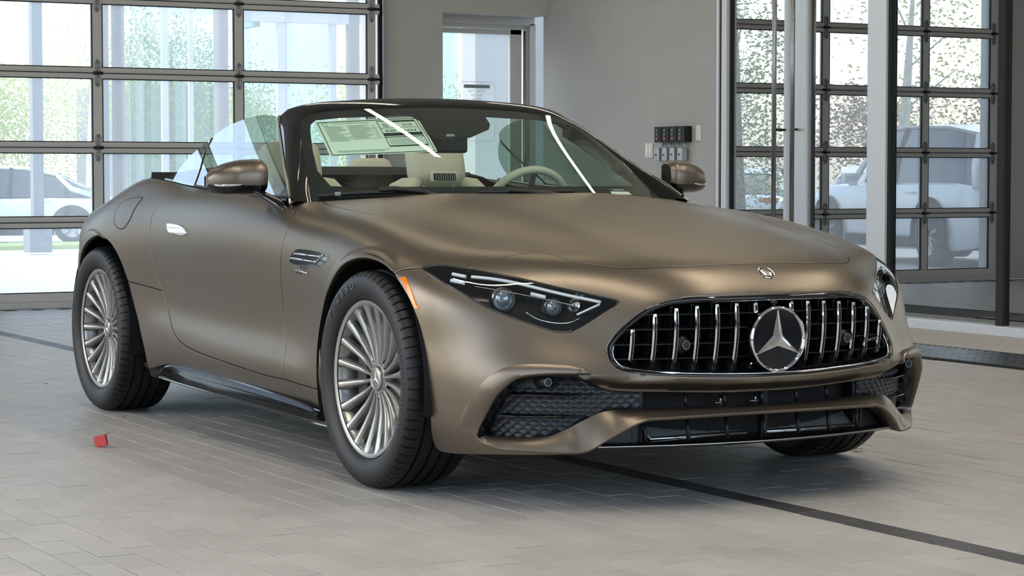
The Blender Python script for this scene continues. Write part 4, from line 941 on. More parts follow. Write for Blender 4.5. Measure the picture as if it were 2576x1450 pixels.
# ------------------------------------------------------------------ grille and lower intakes
GR=np.array(gr+[C(gr[-1][1])]); GR[0]=C(gr[0][1]); gl_=crom([tuple(p) for p in GR],.012)
gp,gn=S_wrap(gl_)
def full(pts):  # right half open curve (centre..centre) -> closed both sides
    a=[tuple(p) for p in pts]; return a+[(x,-y,z) for x,y,z in a[::-1]][1:-1]
gc=np.array([.0,0,.0])
inn=gp-gn*.014
G=MB(); G.tube(full(gp-gn*.012),.0105,10,closed=True); grille=G.build('radiator_grille','gloss_black',car)
b=MB(); sh=gp.copy(); cz=.518; sh[:,1]*=.972; sh[:,2]=cz+(sh[:,2]-cz)*.93; b.tube(full(sh-gn*.006),.0026,8,closed=True); b.build('grille_rim','chrome',grille)
# backing
gb=gp.copy(); gb[:,0]-=.11
b=MB(); r1=full(gp-gn*.02); r2=full(gb); n=len(r1); b.add(r1+r2,[(i,(i+1)%n,n+(i+1)%n,n+i) for i in range(n)],True); b.add(r2,[tuple(range(n))]); b.build('grille_duct','matte_black',grille,fixn=False)
def slx(a,z):  # front of the slats
    t=(z-.42)/.2
    return .908-.34*a*a+.020*t+.022*4*t*(1-t)*.55
def ztop(a): return float(np.interp(a,[.06,.133,.198,.264,.331,.397,.462],[.622,.621,.620,.616,.610,.594,.549]))
def zbot(a): return float(np.interp(a,[.06,.133,.198,.264,.331,.397,.462],[.416,.417,.419,.423,.427,.433,.443]))
def slat(a,z0,z1):
    zs=np.linspace(z0,z1,9); o=MB(); Gd=[]; hw=.0078
    for i,z in enumerate(zs):
        x=slx(abs(a),z); w=hw*(.75 if i in(0,8) else 1); Gd.append([(x-.030,a-w*.6,z),(x-.004,a-w,z),(x,a-w*.6,z),(x,a+w*.6,z),(x-.004,a+w,z),(x-.030,a+w*.6,z)])
    o.grid(Gd,True,closev=True); o.add(Gd[0],[(0,1,2,3,4,5)]); o.add(Gd[-1],[(5,4,3,2,1,0)])
    s=o.build('slat','chrome',grille,auto=35)
    o=MB(); zz=np.linspace(z0+.008,z1-.008,9); Gd=[[(slx(abs(a),z)+.0014,a-.0026,z),(slx(abs(a),z)+.0014,a+.0026,z)] for z in zz]; o.grid(Gd,True); o.grid([[(p[0]-.002,p[1],p[2]) for p in r] for r in Gd]); o.build('slat_slot','matte_black',grille)
    o=MB(); Gd=[[(slx(abs(a),z)-.028,a-.0052,z),(slx(abs(a),z)-.028,a+.0052,z),(slx(abs(a),z)-.085,a+.004,z),(slx(abs(a),z)-.085,a-.004,z)] for z in np.linspace(z0-.005,z1+.004,6)]; o.grid(Gd,False,closev=True); o.build('slat_web','satin_black',grille)
for k in range(7):
    a=.0665*(k+1)-.0005*k
    for sg in (-1,1):
        if k==0:
            slat(sg*a,.590,ztop(a)); slat(sg*a,zbot(a),.437)
        else: slat(sg*a,zbot(a),ztop(a))
for z in (.592,.548,.503,.459):
    ys=np.linspace(-.5,.5,41); lim=float(np.interp(z,[.42,.45,.50,.55,.59,.61],[.46,.515,.515,.48,.425,.36]))
    ys=ys[np.abs(ys)<=lim]; ysl=[-lim]+list(ys)+[lim]
    b=MB(); Gd=[[(slx(abs(y),z)-.075,y,z+.010),(slx(abs(y),z)-.014,y,z),(slx(abs(y),z)-.013,y,z-.0025),(slx(abs(y),z)-.075,y,z+.006)] for y in ysl]; b.grid(Gd,False,closev=True); b.build('grille_fin','satin_black',grille)
# star badge
star=MB(); star.lathe([(.0,.010),(.092,.010),(.096,.004),(.098,-.03)],64,axis='x',c=(.936,0,.510)); sb=star.build('star_badge','gloss_black',grille,auto=40)
b=MB(); b.lathe([(.0905,.009),(.0925,.0165),(.0965,.0185),(.1000,.0155),(.1015,.006),(.1005,-.01)],72,axis='x',c=(.936,0,.510)); b.build('star_ring','chrome',grille,auto=50)
V,Fc=star_poly(.089,.018); b=MB(); b.add([(.9465+h*.9,u,.510+v) for u,v,h in V],Fc); b.build('three_point_star','chrome',grille,fixn=False)
# parking sensors, camera, lettering
for y in (-.301,.301):
    b=MB(); b.lathe([(.0,.008),(.0105,.008),(.0125,.006),(.014,-.002),(.026,-.012),(.028,-.03)],24,axis='x',c=(.892,y,.499)); o=b.build('parking_sensor','satin_black',grille,auto=30)
    b=MB(); b.lathe([(.0118,.0078),(.0128,.0088),(.0138,.0070)],24,axis='x',c=(.892,y,.499)); b.build('sensor_ring','ink_grey',grille)
b=MB(); b.lathe([(.0,.012),(.006,.011),(.009,.006),(.013,.004),(.015,-.02)],24,axis='x',c=(.925,-.003,.625)); b.build('front_camera','gloss_black',grille,auto=30)
me=textmesh('AMG',.019,ext=.002,shear=.2,spacing=1.05); o=link('grille_lettering',me,grille,'chrome'); frame(o,(slx(.43,.49)+.004,.425,.490),(-.3,1,0),(0,0,1))
for i in range(4):
    b=MB(); b.box((slx(.39,.49)+.004-i*.0015,.382+i*.0055,.490),(.003,.0022,.015),rot=Matrix.Rotation(math.radians(-18),3,'X')); b.build('grille_lettering','chrome',grille)
# hood badge
p,n=S_top(np.array([(.872,0.)])) if False else (np.array([[.876,0,.704]]),None)
pb,nb=S_wrap(np.array([(PI2,(.707-ZE)/(.872-XE))])); pb,nb=pb[0],nb[0]
b=MB(); b.lathe([(.0,.003),(.0175,.003),(.019,.0022),(.024,.0022),(.0262,.0028),(.0275,.001),(.0275,-.004)],40,axis='x'); q=Vector((1,0,0)).rotation_difference(Vector(nb)).to_matrix(); b.v=[tuple(q@Vector(v)+Vector(pb)) for v in b.v]; hb=b.build('hood_badge','chrome',car,auto=30)
b=MB(); b.lathe([(.0192,.0026),(.0238,.0026)],40,axis='x'); b.v=[tuple(q@Vector(v)+Vector(pb)) for v in b.v]; b.build('badge_band','satin_black',hb)
b=MB(); b.lathe([(.0,.0046),(.010,.0042),(.0165,.0030)],32,axis='x'); b.v=[tuple(q@Vector(v)+Vector(pb)) for v in b.v]; b.build('badge_crest','satin_silver',hb)
# ---- lower openings
def fr(a,x0=.90,k=.35): return x0-k*a*a
low=MB(); ys=np.linspace(-.60,.60,49)
Gd=[[(fr(y,.80),y,.37),(fr(y,.80),y,.20)] for y in ys]; low.grid(Gd,True); lowb=low.build('lower_intake','matte_black',car)
for a in (0,.134,.265):
    for sg in ((-1,1) if a else (1,)):
        b=MB(); b.tube([(fr(a,.868),sg*a,.303),(fr(a,.862),sg*a,.350)],.0058,10); b.build('intake_bar','satin_black',lowb)
for a in (0,.133,.264,.397):
    for sg in ((-1,1) if a else (1,)):
        b=MB(); b.tube([(fr(a,.883),sg*a,.205),(fr(a,.870),sg*a,.272)],.0062,10); b.build('intake_bar','satin_black',lowb)
for sg in (-1,1):
    b=MB(); b.box((fr(.40,.845),sg*.415,.328),(.03,.04,.07)); b.box((fr(.395,.845),sg*.415,.235),(.03,.036,.08)); b.build('intake_post','satin_black',lowb)
b=MB(); b.box((.80,.045,.27),(.03,.022,.17)); b.build('intake_brace','satin_black',lowb)
for y0,y1 in ((-.37,-.02),(.05,.40)):
    b=MB(); b.add([(.70,y0,.270),(.70,y1,.270),(.805,y1,.210),(.805,y0,.210)],[(0,1,2,3)])
    for i in range(26):
        t=i/25; x=.70+.105*t; z=.270-.06*t; b.box((x+.002,(y0+y1)/2,z+.002),(.0016,y1-y0,.004),rot=Matrix.Rotation(math.radians(30),3,'Y'))
    b.build('cooler_core','radiator',lowb)
    b=MB(); b.tube([(.70,y0,.274),(.70,y1,.274),(.808,y1,.212),(.808,y0,.212)],.006,8,closed=True); b.build('cooler_frame','satin_silver',lowb)
for y in (-.13,.0): 
    b=MB(); b.tube([(.83,y,.30),(.83,y,.335)],.004,8); b.tube([(.83,y-.02,.312),(.83,y+.02,.312)],.003,6); b.build('hose_fitting','satin_silver',lowb)
# splitter
ys=np.linspace(-.575,.575,47)
sec=[(-.13,.212),(-.012,.203),(-.004,.2005),(.0005,.197),(.0,.192),(-.006,.188),(-.13,.170)]
b=MB(); b.grid([[(fr(y)+dx,y,z) for dx,z in sec] for y in ys],True); spl=b.build('front_splitter','gloss_black',car,fixn=False)
b=MB(); b.tube([(fr(y)+.0005,y,.1955) for y in ys],.0032,6); b.build('splitter_edge','satin_silver',spl)
for sg in (-1,1):
    b=MB(); b.add([(fr(.42,.87),sg*.42,.27),(fr(.42,.87),sg*.42,.205),(fr(.58,.87),sg*.575,.20),(fr(.56,.87),sg*.56,.215)],[(0,1,2,3)]); b.build('intake_cheek','satin_black',spl)
# ---- mesh inserts in the outer intakes
il,ib,it_,isn=F_('in_left'),F_('in_bot'),F_('in_top'),F_('in_sens')
mesh_loop=loop(it_,[it_[-1],ib[-1]],ib[::-1],[ib[0]]+il[:0:-1],[il[1],isn[-1]],isn[::-1],ds=.012)
sens_loop=loop(isn,[isn[-1],il[1],il[0]],[il[0],(1.0007,-.074),isn[1]],ds=.012)
NODISP[0]=True; FOFF[0]=.078
PB,TB,IB=tri_fill([mesh_loop],.03); pB,nB=S_wrap(PB)
PS,TS,IS=tri_fill([sens_loop],.03); pS,nS=S_wrap(PS)
s0,s1=mesh_loop[:,0].min(),mesh_loop[:,0].max(); v0,v1=mesh_loop[:,1].min(),mesh_loop[:,1].max()
cells=[];row=0;v=v0-.002
while v<v1+.01:
    s=s0-.02+(.0150 if row%2 else 0)
    while s<s1+.02: cells.append((s,v)); s+=.030
    v+=.0128; row+=1
cells=np.array(cells); cells=cells[in_poly(cells,mesh_loop)]
pc,ncl=S_wrap(cells); FOFF[0]=0.0
aL=[p for p in np.linspace(math.pi,0,7)]
for sd in (-1,1):
    M=np.array([1,-sd,1.])
    b=MB(); b.add([tuple(p) for p in pB*M],[tuple(t) for t in TB]); mi=b.build('intake_insert','satin_black',car,fixn=False)
    b=MB()
    for p,n in zip(pc,ncl):
        t=np.array([-n[1],n[0],0]); t/=np.linalg.norm(t); u=np.cross(n,t); u*=np.sign(u[2]); w,hh=.0172,.0096
        top=[p+t*w*math.cos(a)+u*hh*math.sin(a)**.9+n*.0012 for a in aL]
        mid=[p+t*w*.62*math.cos(a)+u*(hh*.40*math.sin(a)-.0015)+n*.0052 for a in aL[1:-1]]
        bt=p-u*.0078+n*.0068
        V=top+mid+[bt]; Fc=[]
        Fc.append((0,1,7)); 
        for i in range(1,5): Fc.append((i,i+1,7+i,6+i))
        Fc.append((5,6,11)); Fc+= [(7,8,12),(8,9,12),(9,10,12),(10,11,12),(0,7,12),(11,6,12)]
        b.add([tuple(q*M) for q in V],[f if sd<0 else f[::-1] for f in Fc],True)
    o=b.build('mesh_scales','mesh_plastic',mi); o['kind']='stuff'
    b=MB(); b.add([tuple(p) for p in (pS+nS*.004)*M],[tuple(t) for t in TS],True); b.build('sensor_panel','satin_black',mi,fixn=False)
    for L3 in ([(0.629,-0.755,0.349),(0.672,-0.714,0.349),(0.727,-0.65,0.349),(0.768,-0.592,0.351),(0.795,-0.545,0.353)],[(0.6,-0.772,0.283),(0.643,-0.739,0.283),(0.702,-0.676,0.284),(0.746,-0.62,0.286),(0.772,-0.578,0.288)]):
        c=crom(L3,.015); nk=len(c); Gd=[]
        for k in range(nk):
            f=(1-(k/(nk-1))**3)*.9+.1; q=c[k]; tg_=c[min(k+1,nk-1)]-c[max(k-1,0)]; nb_=np.array([-tg_[1],tg_[0],0]); nb_/=np.linalg.norm(nb_); nb_*=np.sign(nb_[0]); q=q-nb_*(1-f)*.02
            Gd.append([tuple(v*M) for v in (q-nb_*.045+[0,0,.010*f],q-nb_*.010+[0,0,.0055*f],q+[0,0,.0030*f],q+nb_*.003*f,q-[0,0,.0028*f],q-nb_*.012-[0,0,.0040*f],q-nb_*.045-[0,0,.005*f])])
        b=MB(); b.grid(Gd,True); b.build('intake_blade','gloss_black',mi)
    FOFF[0]=.078; lw,ln_=S_wrap(np.array(rs2(il,24))); FOFF[0]=0.0
    uw,un=S_wrap(np.array(rs2(ut[4:14],24)))
    Gd=[]
    for k in range(24):
        A=uw[k]-un[k]*.010; Bq=lw[k]-ln_[k]*.004; Gd.append([tuple((A+(Bq-A)*f+un[k]*(-.012*math.sin(math.pi*f)))*M) for f in (0,.15,.4,.7,1)])
    b=MB(); b.grid(Gd,True); b.build('intake_wall','gloss_black',mi)
    c=np.array((.720,-.681,.391))*M; b=MB(); b.lathe([(.0,.012),(.0095,.012),(.012,.010),(.0155,.004),(.019,-.01),(.021,-.04)],24,axis='x',c=tuple(c)); b.build('corner_sensor','satin_black',mi,auto=30)
    b=MB(); b.lathe([(.0105,.0122),(.0118,.0132),(.0130,.0110)],24,axis='x',c=tuple(c)); b.build('sensor_ring','ink_grey',mi)
NODISP[0]=False
# ------------------------------------------------------------------ windscreen, pillars, side windows
def wsx(y,z):
    t=(z-.925)/.325
    return (-.65-.40*y*y)*(1-t)+(-1.25-.29*y*y)*t+.035*4*t*(1-t)*(1-(y/.8)**2)
WL=[(-.843,-.75,.905),(-.926,-.727,.966),(-1.025,-.696,1.037),(-1.131,-.662,1.111),(-1.246,-.622,1.187),(-1.279,-.604,1.209),(-1.307,-.569,1.231)]
WT_=[(-1.307,-.569,1.231),(-1.316,-.52,1.2435),(-1.310,-.402,1.256),(-1.302,-.271,1.264),(-1.299,-.171,1.268),(-1.297,0,1.270)]
def fullc(L): return L+[(x,-y,z) for x,y,z in L[::-1]][1:]
edge=[tuple(p) for p in crom(WL,.03)][:-1]+[tuple(p) for p in crom(WT_,.03)]
bot=[(y,.905+.012*(1-(y/.745)**2)) for y in np.linspace(.75,-.75,31)][1:-1]
outer=[(p[1],p[2]) for p in fullc(edge)]+bot
wl=np.array(outer)
def S_ws(off=0):
    def f(yz):
        p=np.stack([wsx(yz[:,0],yz[:,1])+off,yz[:,0],yz[:,1]],1); h=1e-3
        dy=(wsx(yz[:,0]+h,yz[:,1])-wsx(yz[:,0]-h,yz[:,1]))/(2*h); dz=(wsx(yz[:,0],yz[:,1]+h)-wsx(yz[:,0],yz[:,1]-h))/(2*h)
        n=np.stack([np.ones(len(yz)),-dy,-dz],1); n/=np.linalg.norm(n,axis=1,keepdims=True); return p,n
    return f
def sheet(name,loops,S,h,matn,parent,thick=0):
    UV,T,idx=tri_fill(loops,h); P,N=S(UV)
    a=np.cross(P[T[:,1]]-P[T[:,0]],P[T[:,2]]-P[T[:,0]]); s=np.einsum('ij,ij->i',a,N[T[:,0]]); T=np.where((s<0)[:,None],T[:,::-1],T)
    return link(name,rawmesh(name,P,[tuple(t) for t in T],True,N),parent,matn)
wsc=sheet('windshield',[wl],S_ws(0),.05,'windshield_glass',car)
cl=[(-.585,.990-.025),(-.655,.968),(-.664,1.023),(-.635,1.096),(-.594,1.172),(-.575,1.197),(-.545,1.214),(-.45,1.224),(-.2,1.235),(-.165,1.232),(-.15,1.215),(-.172,1.160),(-.13,1.138),(-.003,1.152),(.113,1.183),(.145,1.205),(.16,1.234),(.45,1.224),(.545,1.214),(.575,1.197),(.594,1.172),(.635,1.096),(.664,1.023),(.655,.968),(.585,.965)]
frit=sheet('windshield_border',[wl,np.array(cl)],S_ws(-.004),.05,'matte_black',wsc)
# rain sensor housing and inside mirror
b=MB(); hp=[(-.15,1.222),(-.172,1.158),(-.13,1.136),(-.003,1.150),(.113,1.183),(.143,1.203),(.153,1.238)]
b.prism(hp,-.008,-.06,lambda y,z,d:(wsx(y,z)+d,y,z)); b.build('sensor_housing','satin_black',wsc)
b=MB(); b.box((-1.17,-.07,1.128),(.03,.235,.072),bev=.012); b.build('inside_mirror','satin_black',wsc)
b=MB(); b.box((wsx(-.085,1.155)-.004,-.085,1.150),(.004,.035,.026),bev=.0015); b.build('sensor_window','ink_grey',wsc)
for y in (-.085,.06):
    b=MB(); b.prism([(y-.04,1.205),(y-.03,1.222),(y+.02,1.216),(y+.04,1.203)],-.006,-.0075,lambda y,z,d:(wsx(y,z)+d,y,z)); b.build('sensor_eye','dark_trim',wsc)
# frame: pillars and header in one band
O1=[(-.823,-.840,.905),(-.933,-.802,.975),(-1.053,-.763,1.031),(-1.321,-.668,1.162),(-1.40,-.640,1.205),(-1.41,-.632,1.232)]
O2=[(-1.41,-.632,1.232),(-1.41,-.616,1.250),(-1.41,-.589,1.263),(-1.41,-.563,1.271),(-1.41,-.49,1.286),(-1.41,-.373,1.297),(-1.41,-.254,1.304),(-1.41,-.116,1.309),(-1.41,0,1.310)]
def rs(L,n):
    c=crom(L,.01); d=np.r_[0,np.cumsum(np.linalg.norm(np.diff(c,axis=0),axis=1))]; t=np.linspace(0,d[-1],n); return np.stack([np.interp(t,d,c[:,k]) for k in range(3)],1)
OO=np.vstack([rs(O1,14)[:-1],rs(O2,16)]); II=np.vstack([rs(WL,14)[:-1],rs(WT_,16)])
rows=[]
for k,(o,i) in enumerate(zip(OO,II)):
    if k<13: bul=np.array([.55,-.62,.55]); am=.018
    else: bul=np.array([.35,-.05,.93]); am=.010
    bul=bul/np.linalg.norm(bul); r=[]
    for t in (0,.12,.3,.5,.7,.88,1): r.append(tuple(o*(1-t)+i*t+bul*am*(1-(2*t-1)**2)**.8))
    ins=np.array([-.02,.035 if k<13 else 0,-.03]); r+= [tuple(i+[-.012,0,-.012]),tuple(i*.5+o*.5+ins*1.2),tuple(o+ins*.6)]
    rows.append(r)
rows=rows+[[(x,-y,z) for x,y,z in r] for r in rows[::-1]][1:]
b=MB(); b.grid(rows,True,closev=True); fr_=b.build('windshield_frame','gloss_black',car,auto=45)
for sg in (-1,1):
    b=MB(); b.tube([(x,-sg*y if False else (y if sg<0 else -y),z) for x,y,z in [tuple(p+np.array([.002,-.004,.002])) for p in rs(O1,14)]],.0042,8); b.build('pillar_trim','satin_silver',fr_)
# side windows
def S_sd(sd):
    def f(xz_):
        z=xz_[:,1]; y=-(.815-.70*(z-.95)-.12*np.clip(z-.95,0,1)**2); p=np.stack([xz_[:,0],y*(1 if sd<0 else -1),z],1)
        n=np.stack([0*z,-np.ones(len(z))*(1 if sd<0 else -1),.72+.24*np.clip(z-.95,0,1)],1); n/=np.linalg.norm(n,axis=1,keepdims=True); return p,n
    return f
sgo=[(-2.154,.985),(-2.168,1.037),(-2.157,1.068),(-2.135,1.093),(-2.081,1.133),(-2.033,1.158)]
sgt=[(-2.033,1.158),(-2.010,1.181),(-1.974,1.197),(-1.908,1.215),(-1.841,1.227),(-1.767,1.237),(-1.656,1.243),(-1.523,1.236),(-1.440,1.226)]
sgp=[(-1.440,1.226),(-1.40,1.203),(-1.321,1.162),(-1.053,1.031),(-.933,.975),(-.84,.925)]
sgb=[(-.84,.925),(-1.124,.932),(-1.7,.955),(-1.867,.964)]
sgd=[(-1.867,.964),(-1.919,1.024),(-1.997,1.098),(-2.033,1.158)]
for sd in (-1,1):
    g=sheet('door_window',[loop(sgt,sgp,sgb,sgd,ds=.02)],S_sd(sd),.05,'side_glass',car)
    g2=sheet('quarter_window',[loop(sgd[::-1],[(-1.867,.964),(-2.04,.974),(-2.154,.985)],sgo,ds=.02)],S_sd(sd),.05,'side_glass',car)
    p,n=S_sd(sd)(np.array(crom(sgd,.02))); b=MB(); b.tube([tuple(x) for x in p],.004,8); b.build('window_seal','gloss_black',g)
    p,n=S_sd(sd)(np.array(crom(sgb,.03))); b=MB(); b.tube([tuple(x+[0,0,.002]) for x in p],.005,8); b.build('window_seal','satin_black',g)
    # belt trim
    P,N=S_wrap(np.array(crom(be[1:],.02))); M=np.array([1,-sd,1.]); b=MB(); b.tube([tuple(x) for x in (P+N*.002+np.array([0,.004,.003]))*M],.0052,8); b.build('belt_trim','satin_silver',car)
    b=MB(); b.prism([(-.862,.914),(-.965,.922),(-.957,.984),(-.948,.984)],-.012,.004,lambda x,z,d:(x,sd*(.833-.7*(z-.92)+d),z)); b.build('mirror_triangle','gloss_black',car)
# cowl panel under the windscreen
ys=np.linspace(-.74,.74,41)
b=MB(); b.grid([[(float(np.interp(abs(y),[0,.2,.42,.62,.74],[-.625,-.635,-.67,-.735,-.775])),y,float(top_t(np.array([-.7]),np.array([y]))[0])-.022),(wsx(y,.918)+.02,y,.905),(wsx(y,.905)-.03,y,.90)] for y in ys],True); cow=b.build('cowl_panel','satin_black',car)
# wipers
b=MB(); b.tube([(-.850,-.722,.932),(-.806,-.621,.940),(-.757,-.497,.946),(-.712,-.36,.949)],.0072,8); wp=b.build('wiper','satin_black',car)
b=MB(); b.tube([(-.765,-.52,.955),(-.745,-.47,.957),(-.70,-.38,.948),(-.655,-.32,.925)],[.011,.012,.010,.009],8); b.build('wiper_arm','satin_black',wp)
b=MB(); b.cyl((-.826,-.668,.9385),(-.816,-.65,.9398),.0082,10); b.build('wiper_collar','ink_grey',wp)
b=MB(); b.tube([(-.70,.25,.945),(-.67,.05,.946),(-.65,-.18,.945)],.006,8); wp2=b.build('wiper','satin_black',car)
b=MB(); b.tube([(-.66,-.05,.952),(-.64,.1,.94),(-.63,.22,.925)],[.009,.009,.008],8); b.build('wiper_arm','satin_black',wp2)
# tonneau and inner cabin
b=MB(); xs=np.linspace(-2.70,-2.18,14); ys=np.linspace(-.735,.735,21)
b.grid([[(x,y,.985+.06*math.sin(math.pi*min((x+2.72)/.62,1))*(1-(y/.76)**6)+(-.03 if abs(y)>.72 else 0)) for y in ys] for x in xs],True); b.build('tonneau_cover','fabric_black',car)
# mirrors
def mirror(sd):
    ts=np.linspace(0,1,15); cap=[];lowr=[];backr=[]
    for t in ts:
        y=-1.068+.205*t; hh=float(np.interp(t,[0,.04,.12,.3,.6,.85,.95,1],[.020,.033,.044,.056,.064,.067,.063,.052])); zc=float(np.interp(t,[0,.5,1],[.985,.998,1.000])); dx=float(np.interp(t,[0,.05,.15,.4,.75,.93,1],[.030,.048,.066,.086,.092,.082,.060]))
        xb=-1.065+.03*t
        def pt(th): 
            c,s=math.cos(math.radians(th)),math.sin(math.radians(th))
            return (xb+dx*abs(c)**.62,y*1.0,zc+hh*(abs(s)**.80)*(1 if s>0 else -1))
        cap.append([pt(th) for th in (90,78,64,50,36,22,8,-6,-20)]); lowr.append([pt(th) for th in (-20,-32,-46,-62,-78,-90)]); backr.append([pt(90),(xb-.012,y,zc+hh*.8),(xb-.012,y,zc-hh*.8),pt(-90)])
    f=(lambda G:G) if sd<0 else (lambda G:[[(x,-y,z) for x,y,z in r] for r in G])
    b=MB(); b.grid(f(cap),True); b.add([(x,(y if sd<0 else -y),z) for x,y,z in cap[0]+lowr[0][1:]],[tuple(range(len(cap[0])+len(lowr[0])-1))]); m=b.build('door_mirror','paint',car,auto=60)
    b=MB(); b.grid(f(lowr),True); b.add([(x,(y if sd<0 else -y),z) for x,y,z in cap[-1]+lowr[-1][1:]+backr[-1][::-1]],[tuple(range(len(cap[-1])+len(lowr[-1])-1+4))]); b.build('mirror_base','gloss_black',m,auto=60)
    b=MB(); b.grid(f(backr),True); b.build('mirror_glass','chrome',m)
    lp=[cap[k][-1] for k in range(1,8)]; b=MB(); b.tube([((x+.001),(y-.001 if sd<0 else -y+.001),z+.001) for x,y,z in lp],[.003,.005,.005,.0045,.004,.003,.001],8); b.build('turn_indicator','chrome',m)
    st=[[(-1.06,-.93,.955),(-.965,-.935,.955),(-.965,-.875,.955),(-1.06,-.87,.955)],[(-1.03,-.905,.935),(-.93,-.912,.932),(-.93,-.85,.935),(-1.03,-.85,.935)],[(-.98,-.878,.905),(-.865,-.884,.90),(-.855,-.82,.915),(-.98,-.82,.915)],[(-.95,-.860,.880),(-.835,-.868,.868),(-.82,-.80,.89),(-.95,-.80,.89)]]
    b=MB(); b.grid([[tuple(p) for p in crom(r,.02,closed=True)[::1][:999]] for r in f(st)] if False else f(st),True,closev=True); o=b.build('mirror_stem','gloss_black',m); md=o.modifiers.new('s','SUBSURF'); md.levels=md.render_levels=2
for sd in (-1,1): mirror(sd)
# side skirts
for sd in (-1,1):
    xs=np.linspace(-2.03,-.30,40); G=[]
    for x in xs:
        t=(x+2.03)/1.73; e=min(1,(t)/.06,(1-t)/.12)**.5 if 0<t<1 else 0
        zt=float(np.interp(x,[-2.03,-1.95,-1.85,-1.59,-.98,-.574,-.447,-.30],[.222,.243,.258,.258,.235,.219,.202,.178])); zb=float(np.interp(x,[-2.03,-1.4,-.77,-.39,-.30],[.203,.190,.176,.166,.163])); w=.905-.012*(t>.9)
        yo=.905+.028*e
        G.append([(x,y,z) for y,z in ((w-.006,zt+.004),(w-.004,zt),(w-.022,zt-.018),(w-.026,zb+.022),(yo-.012,zb+.008),(yo,zb+.003),(yo+.001,zb-.001),(yo-.006,zb-.006),(w-.05,zb-.010))])
    if sd>0: G=[[(x,y,z) for x,y,z in r] for r in G]
    else: G=[[(x,-y,z) for x,y,z in r] for r in G]
    b=MB(); b.grid(G,True); b.build('side_skirt','gloss_black',car,auto=50)
# ------------------------------------------------------------------ cabin
b=MB(); b.grid([[(-.66+dx-.12*(y/.7)**2,y,z) for dx,z in ((.0,.90),(-.2,.925),(-.36,.925),(-.44,.90),(-.46,.70))] for y in np.linspace(-.74,.74,31)],True); dash=b.build('dashboard','dark_trim',car)
b=MB(); b.box((-1.03,.37,.935),(.10,.34,.035),bev=.012); b.build('instrument_hood','dark_trim',dash)
b=MB(); b.box((-1.6,0,.42),(1.9,1.5,.05)); b.build('cabin_floor','fabric_black',car)
for sd in (-1,1):
    b=MB(); b.grid([[(x,sd*(.80-.05*(k/5)**2-.0*x),.94-.09*k) for k in range(6)] for x in np.linspace(-2.2,-.9,14)],True); b.box((-1.45,sd*.755,.86),(.9,.05,.06),bev=.015); dt=b.build('door_trim','dark_trim',car)
    b=MB(); b.tube([tuple(p) for p in crom([(-1.40,sd*.765,.925),(-1.30,sd*.765,.945),(-1.20,sd*.765,.93),(-1.16,sd*.765,.90)],.02)],.006,8); b.build('door_pull','satin_silver',dt)
b=MB(); b.grid([[(-2.46-.02*(k%2)-.03*k/6,y,.45+.095*k) for k in range(7)] for y in np.linspace(-.76,.76,11)],True); b.build('rear_bulkhead','dark_trim',car)
def rbox(c,d,bev,seg=3,rot=None):
    bm=bmesh.new(); bmesh.ops.create_cube(bm,size=1); bmesh.ops.scale(bm,vec=d,verts=bm.verts); bmesh.ops.bevel(bm,geom=bm.edges[:],offset=bev,segments=seg,profile=.5,affect='EDGES'); bm.verts.index_update()
    V=[Vector(v.co) for v in bm.verts]; Fc=[tuple(v.index for v in f.verts) for f in bm.faces]; bm.free()
    if rot is not None: V=[rot@v for v in V]
    return [(v.x+c[0],v.y+c[1],v.z+c[2]) for v in V],Fc
def seat(y):
    R=Matrix.Rotation(math.radians(-16),3,'Y')
    b=MB(); 
    rowz=[(.52,.23),(.62,.25),(.75,.262),(.85,.262),(.92,.245),(.97,.20),(.995,.14),(1.0,.06)]
    G=[]
    for z,w in rowz:
        x=-1.90-.28*(z-.52); d=.075 if z<.95 else .055
        G.append([(x+d*math.cos(a)*.9,y+w*abs(math.sin(a))**.55*(1 if math.sin(a)>0 else -1),z) for a in np.linspace(0,2*math.pi,28,endpoint=False)])
    b.grid(G,True,closev=True); b.add(G[-1],[tuple(range(28))]); s=b.build('seat','leather',car,auto=60)
    for sg in (-1,1):
        b=MB(); b.tube([(-1.83,y+sg*.2,.55),(-1.86,y+sg*.215,.72),(-1.90,y+sg*.205,.88),(-1.95,y+sg*.15,.965),(-1.97,y+sg*.09,.985)],[.05,.055,.05,.035,.02],12); b.build('seat_bolster','leather',s)
    V,Fc=rbox((-1.985,y,1.052),(.115,.262,.185),.052,4,R); b=MB(); b.add([(x+.02*((yy-y)/.13)**2*-1,yy*1.0-(yy-y)*max(0,(1.0-z))*1.4,z) for x,yy,z in V],Fc,True); h=b.build('headrest','leather',s)
    b=MB(); b.add(*rbox((-1.925,y,1.000),(.02,.135,.05),.012,2,R)); smoothall(b.build('scarf_vent','leather',s),40)
    b=MB(); b.add(*rbox((-1.916,y,1.000),(.01,.108,.032),.004,1,R)); b.build('vent_opening','matte_black',s)
    for k in range(9):
        b=MB(); b.box((-1.912,y-.044+.011*k,1.000),(.006,.003,.030),rot=R); b.build('vent_slat','ink_grey',s)
    for sg in (-1,1):
        b=MB(); b.cyl((-1.97,y+sg*.07,.93),(-1.985,y+sg*.07,1.0),.006,10); b.build('headrest_post','chrome',s)
    b=MB(); b.add(*rbox((-1.62,y,.56),(.52,.5,.14),.05,3)); smoothall(b.build('seat_cushion','leather',s))
    return s
seat(.335); seat(-.335)
for y in (.24,-.24):
    V,Fc=rbox((-2.43,y,.93),(.10,.235,.31),.045,4,Matrix.Rotation(math.radians(-14),3,'Y')); b=MB(); b.add([(x,yy-(yy-y)*max(0,z-.95)*1.3,z) for x,yy,z in V],Fc,True); b.build('rear_seat','leather',car)
cw=Vector((-1.285,.37,.862)); axs=Vector((-.90,0,.44)).normalized(); ux=Vector((0,1,0)); uz=axs.cross(ux)
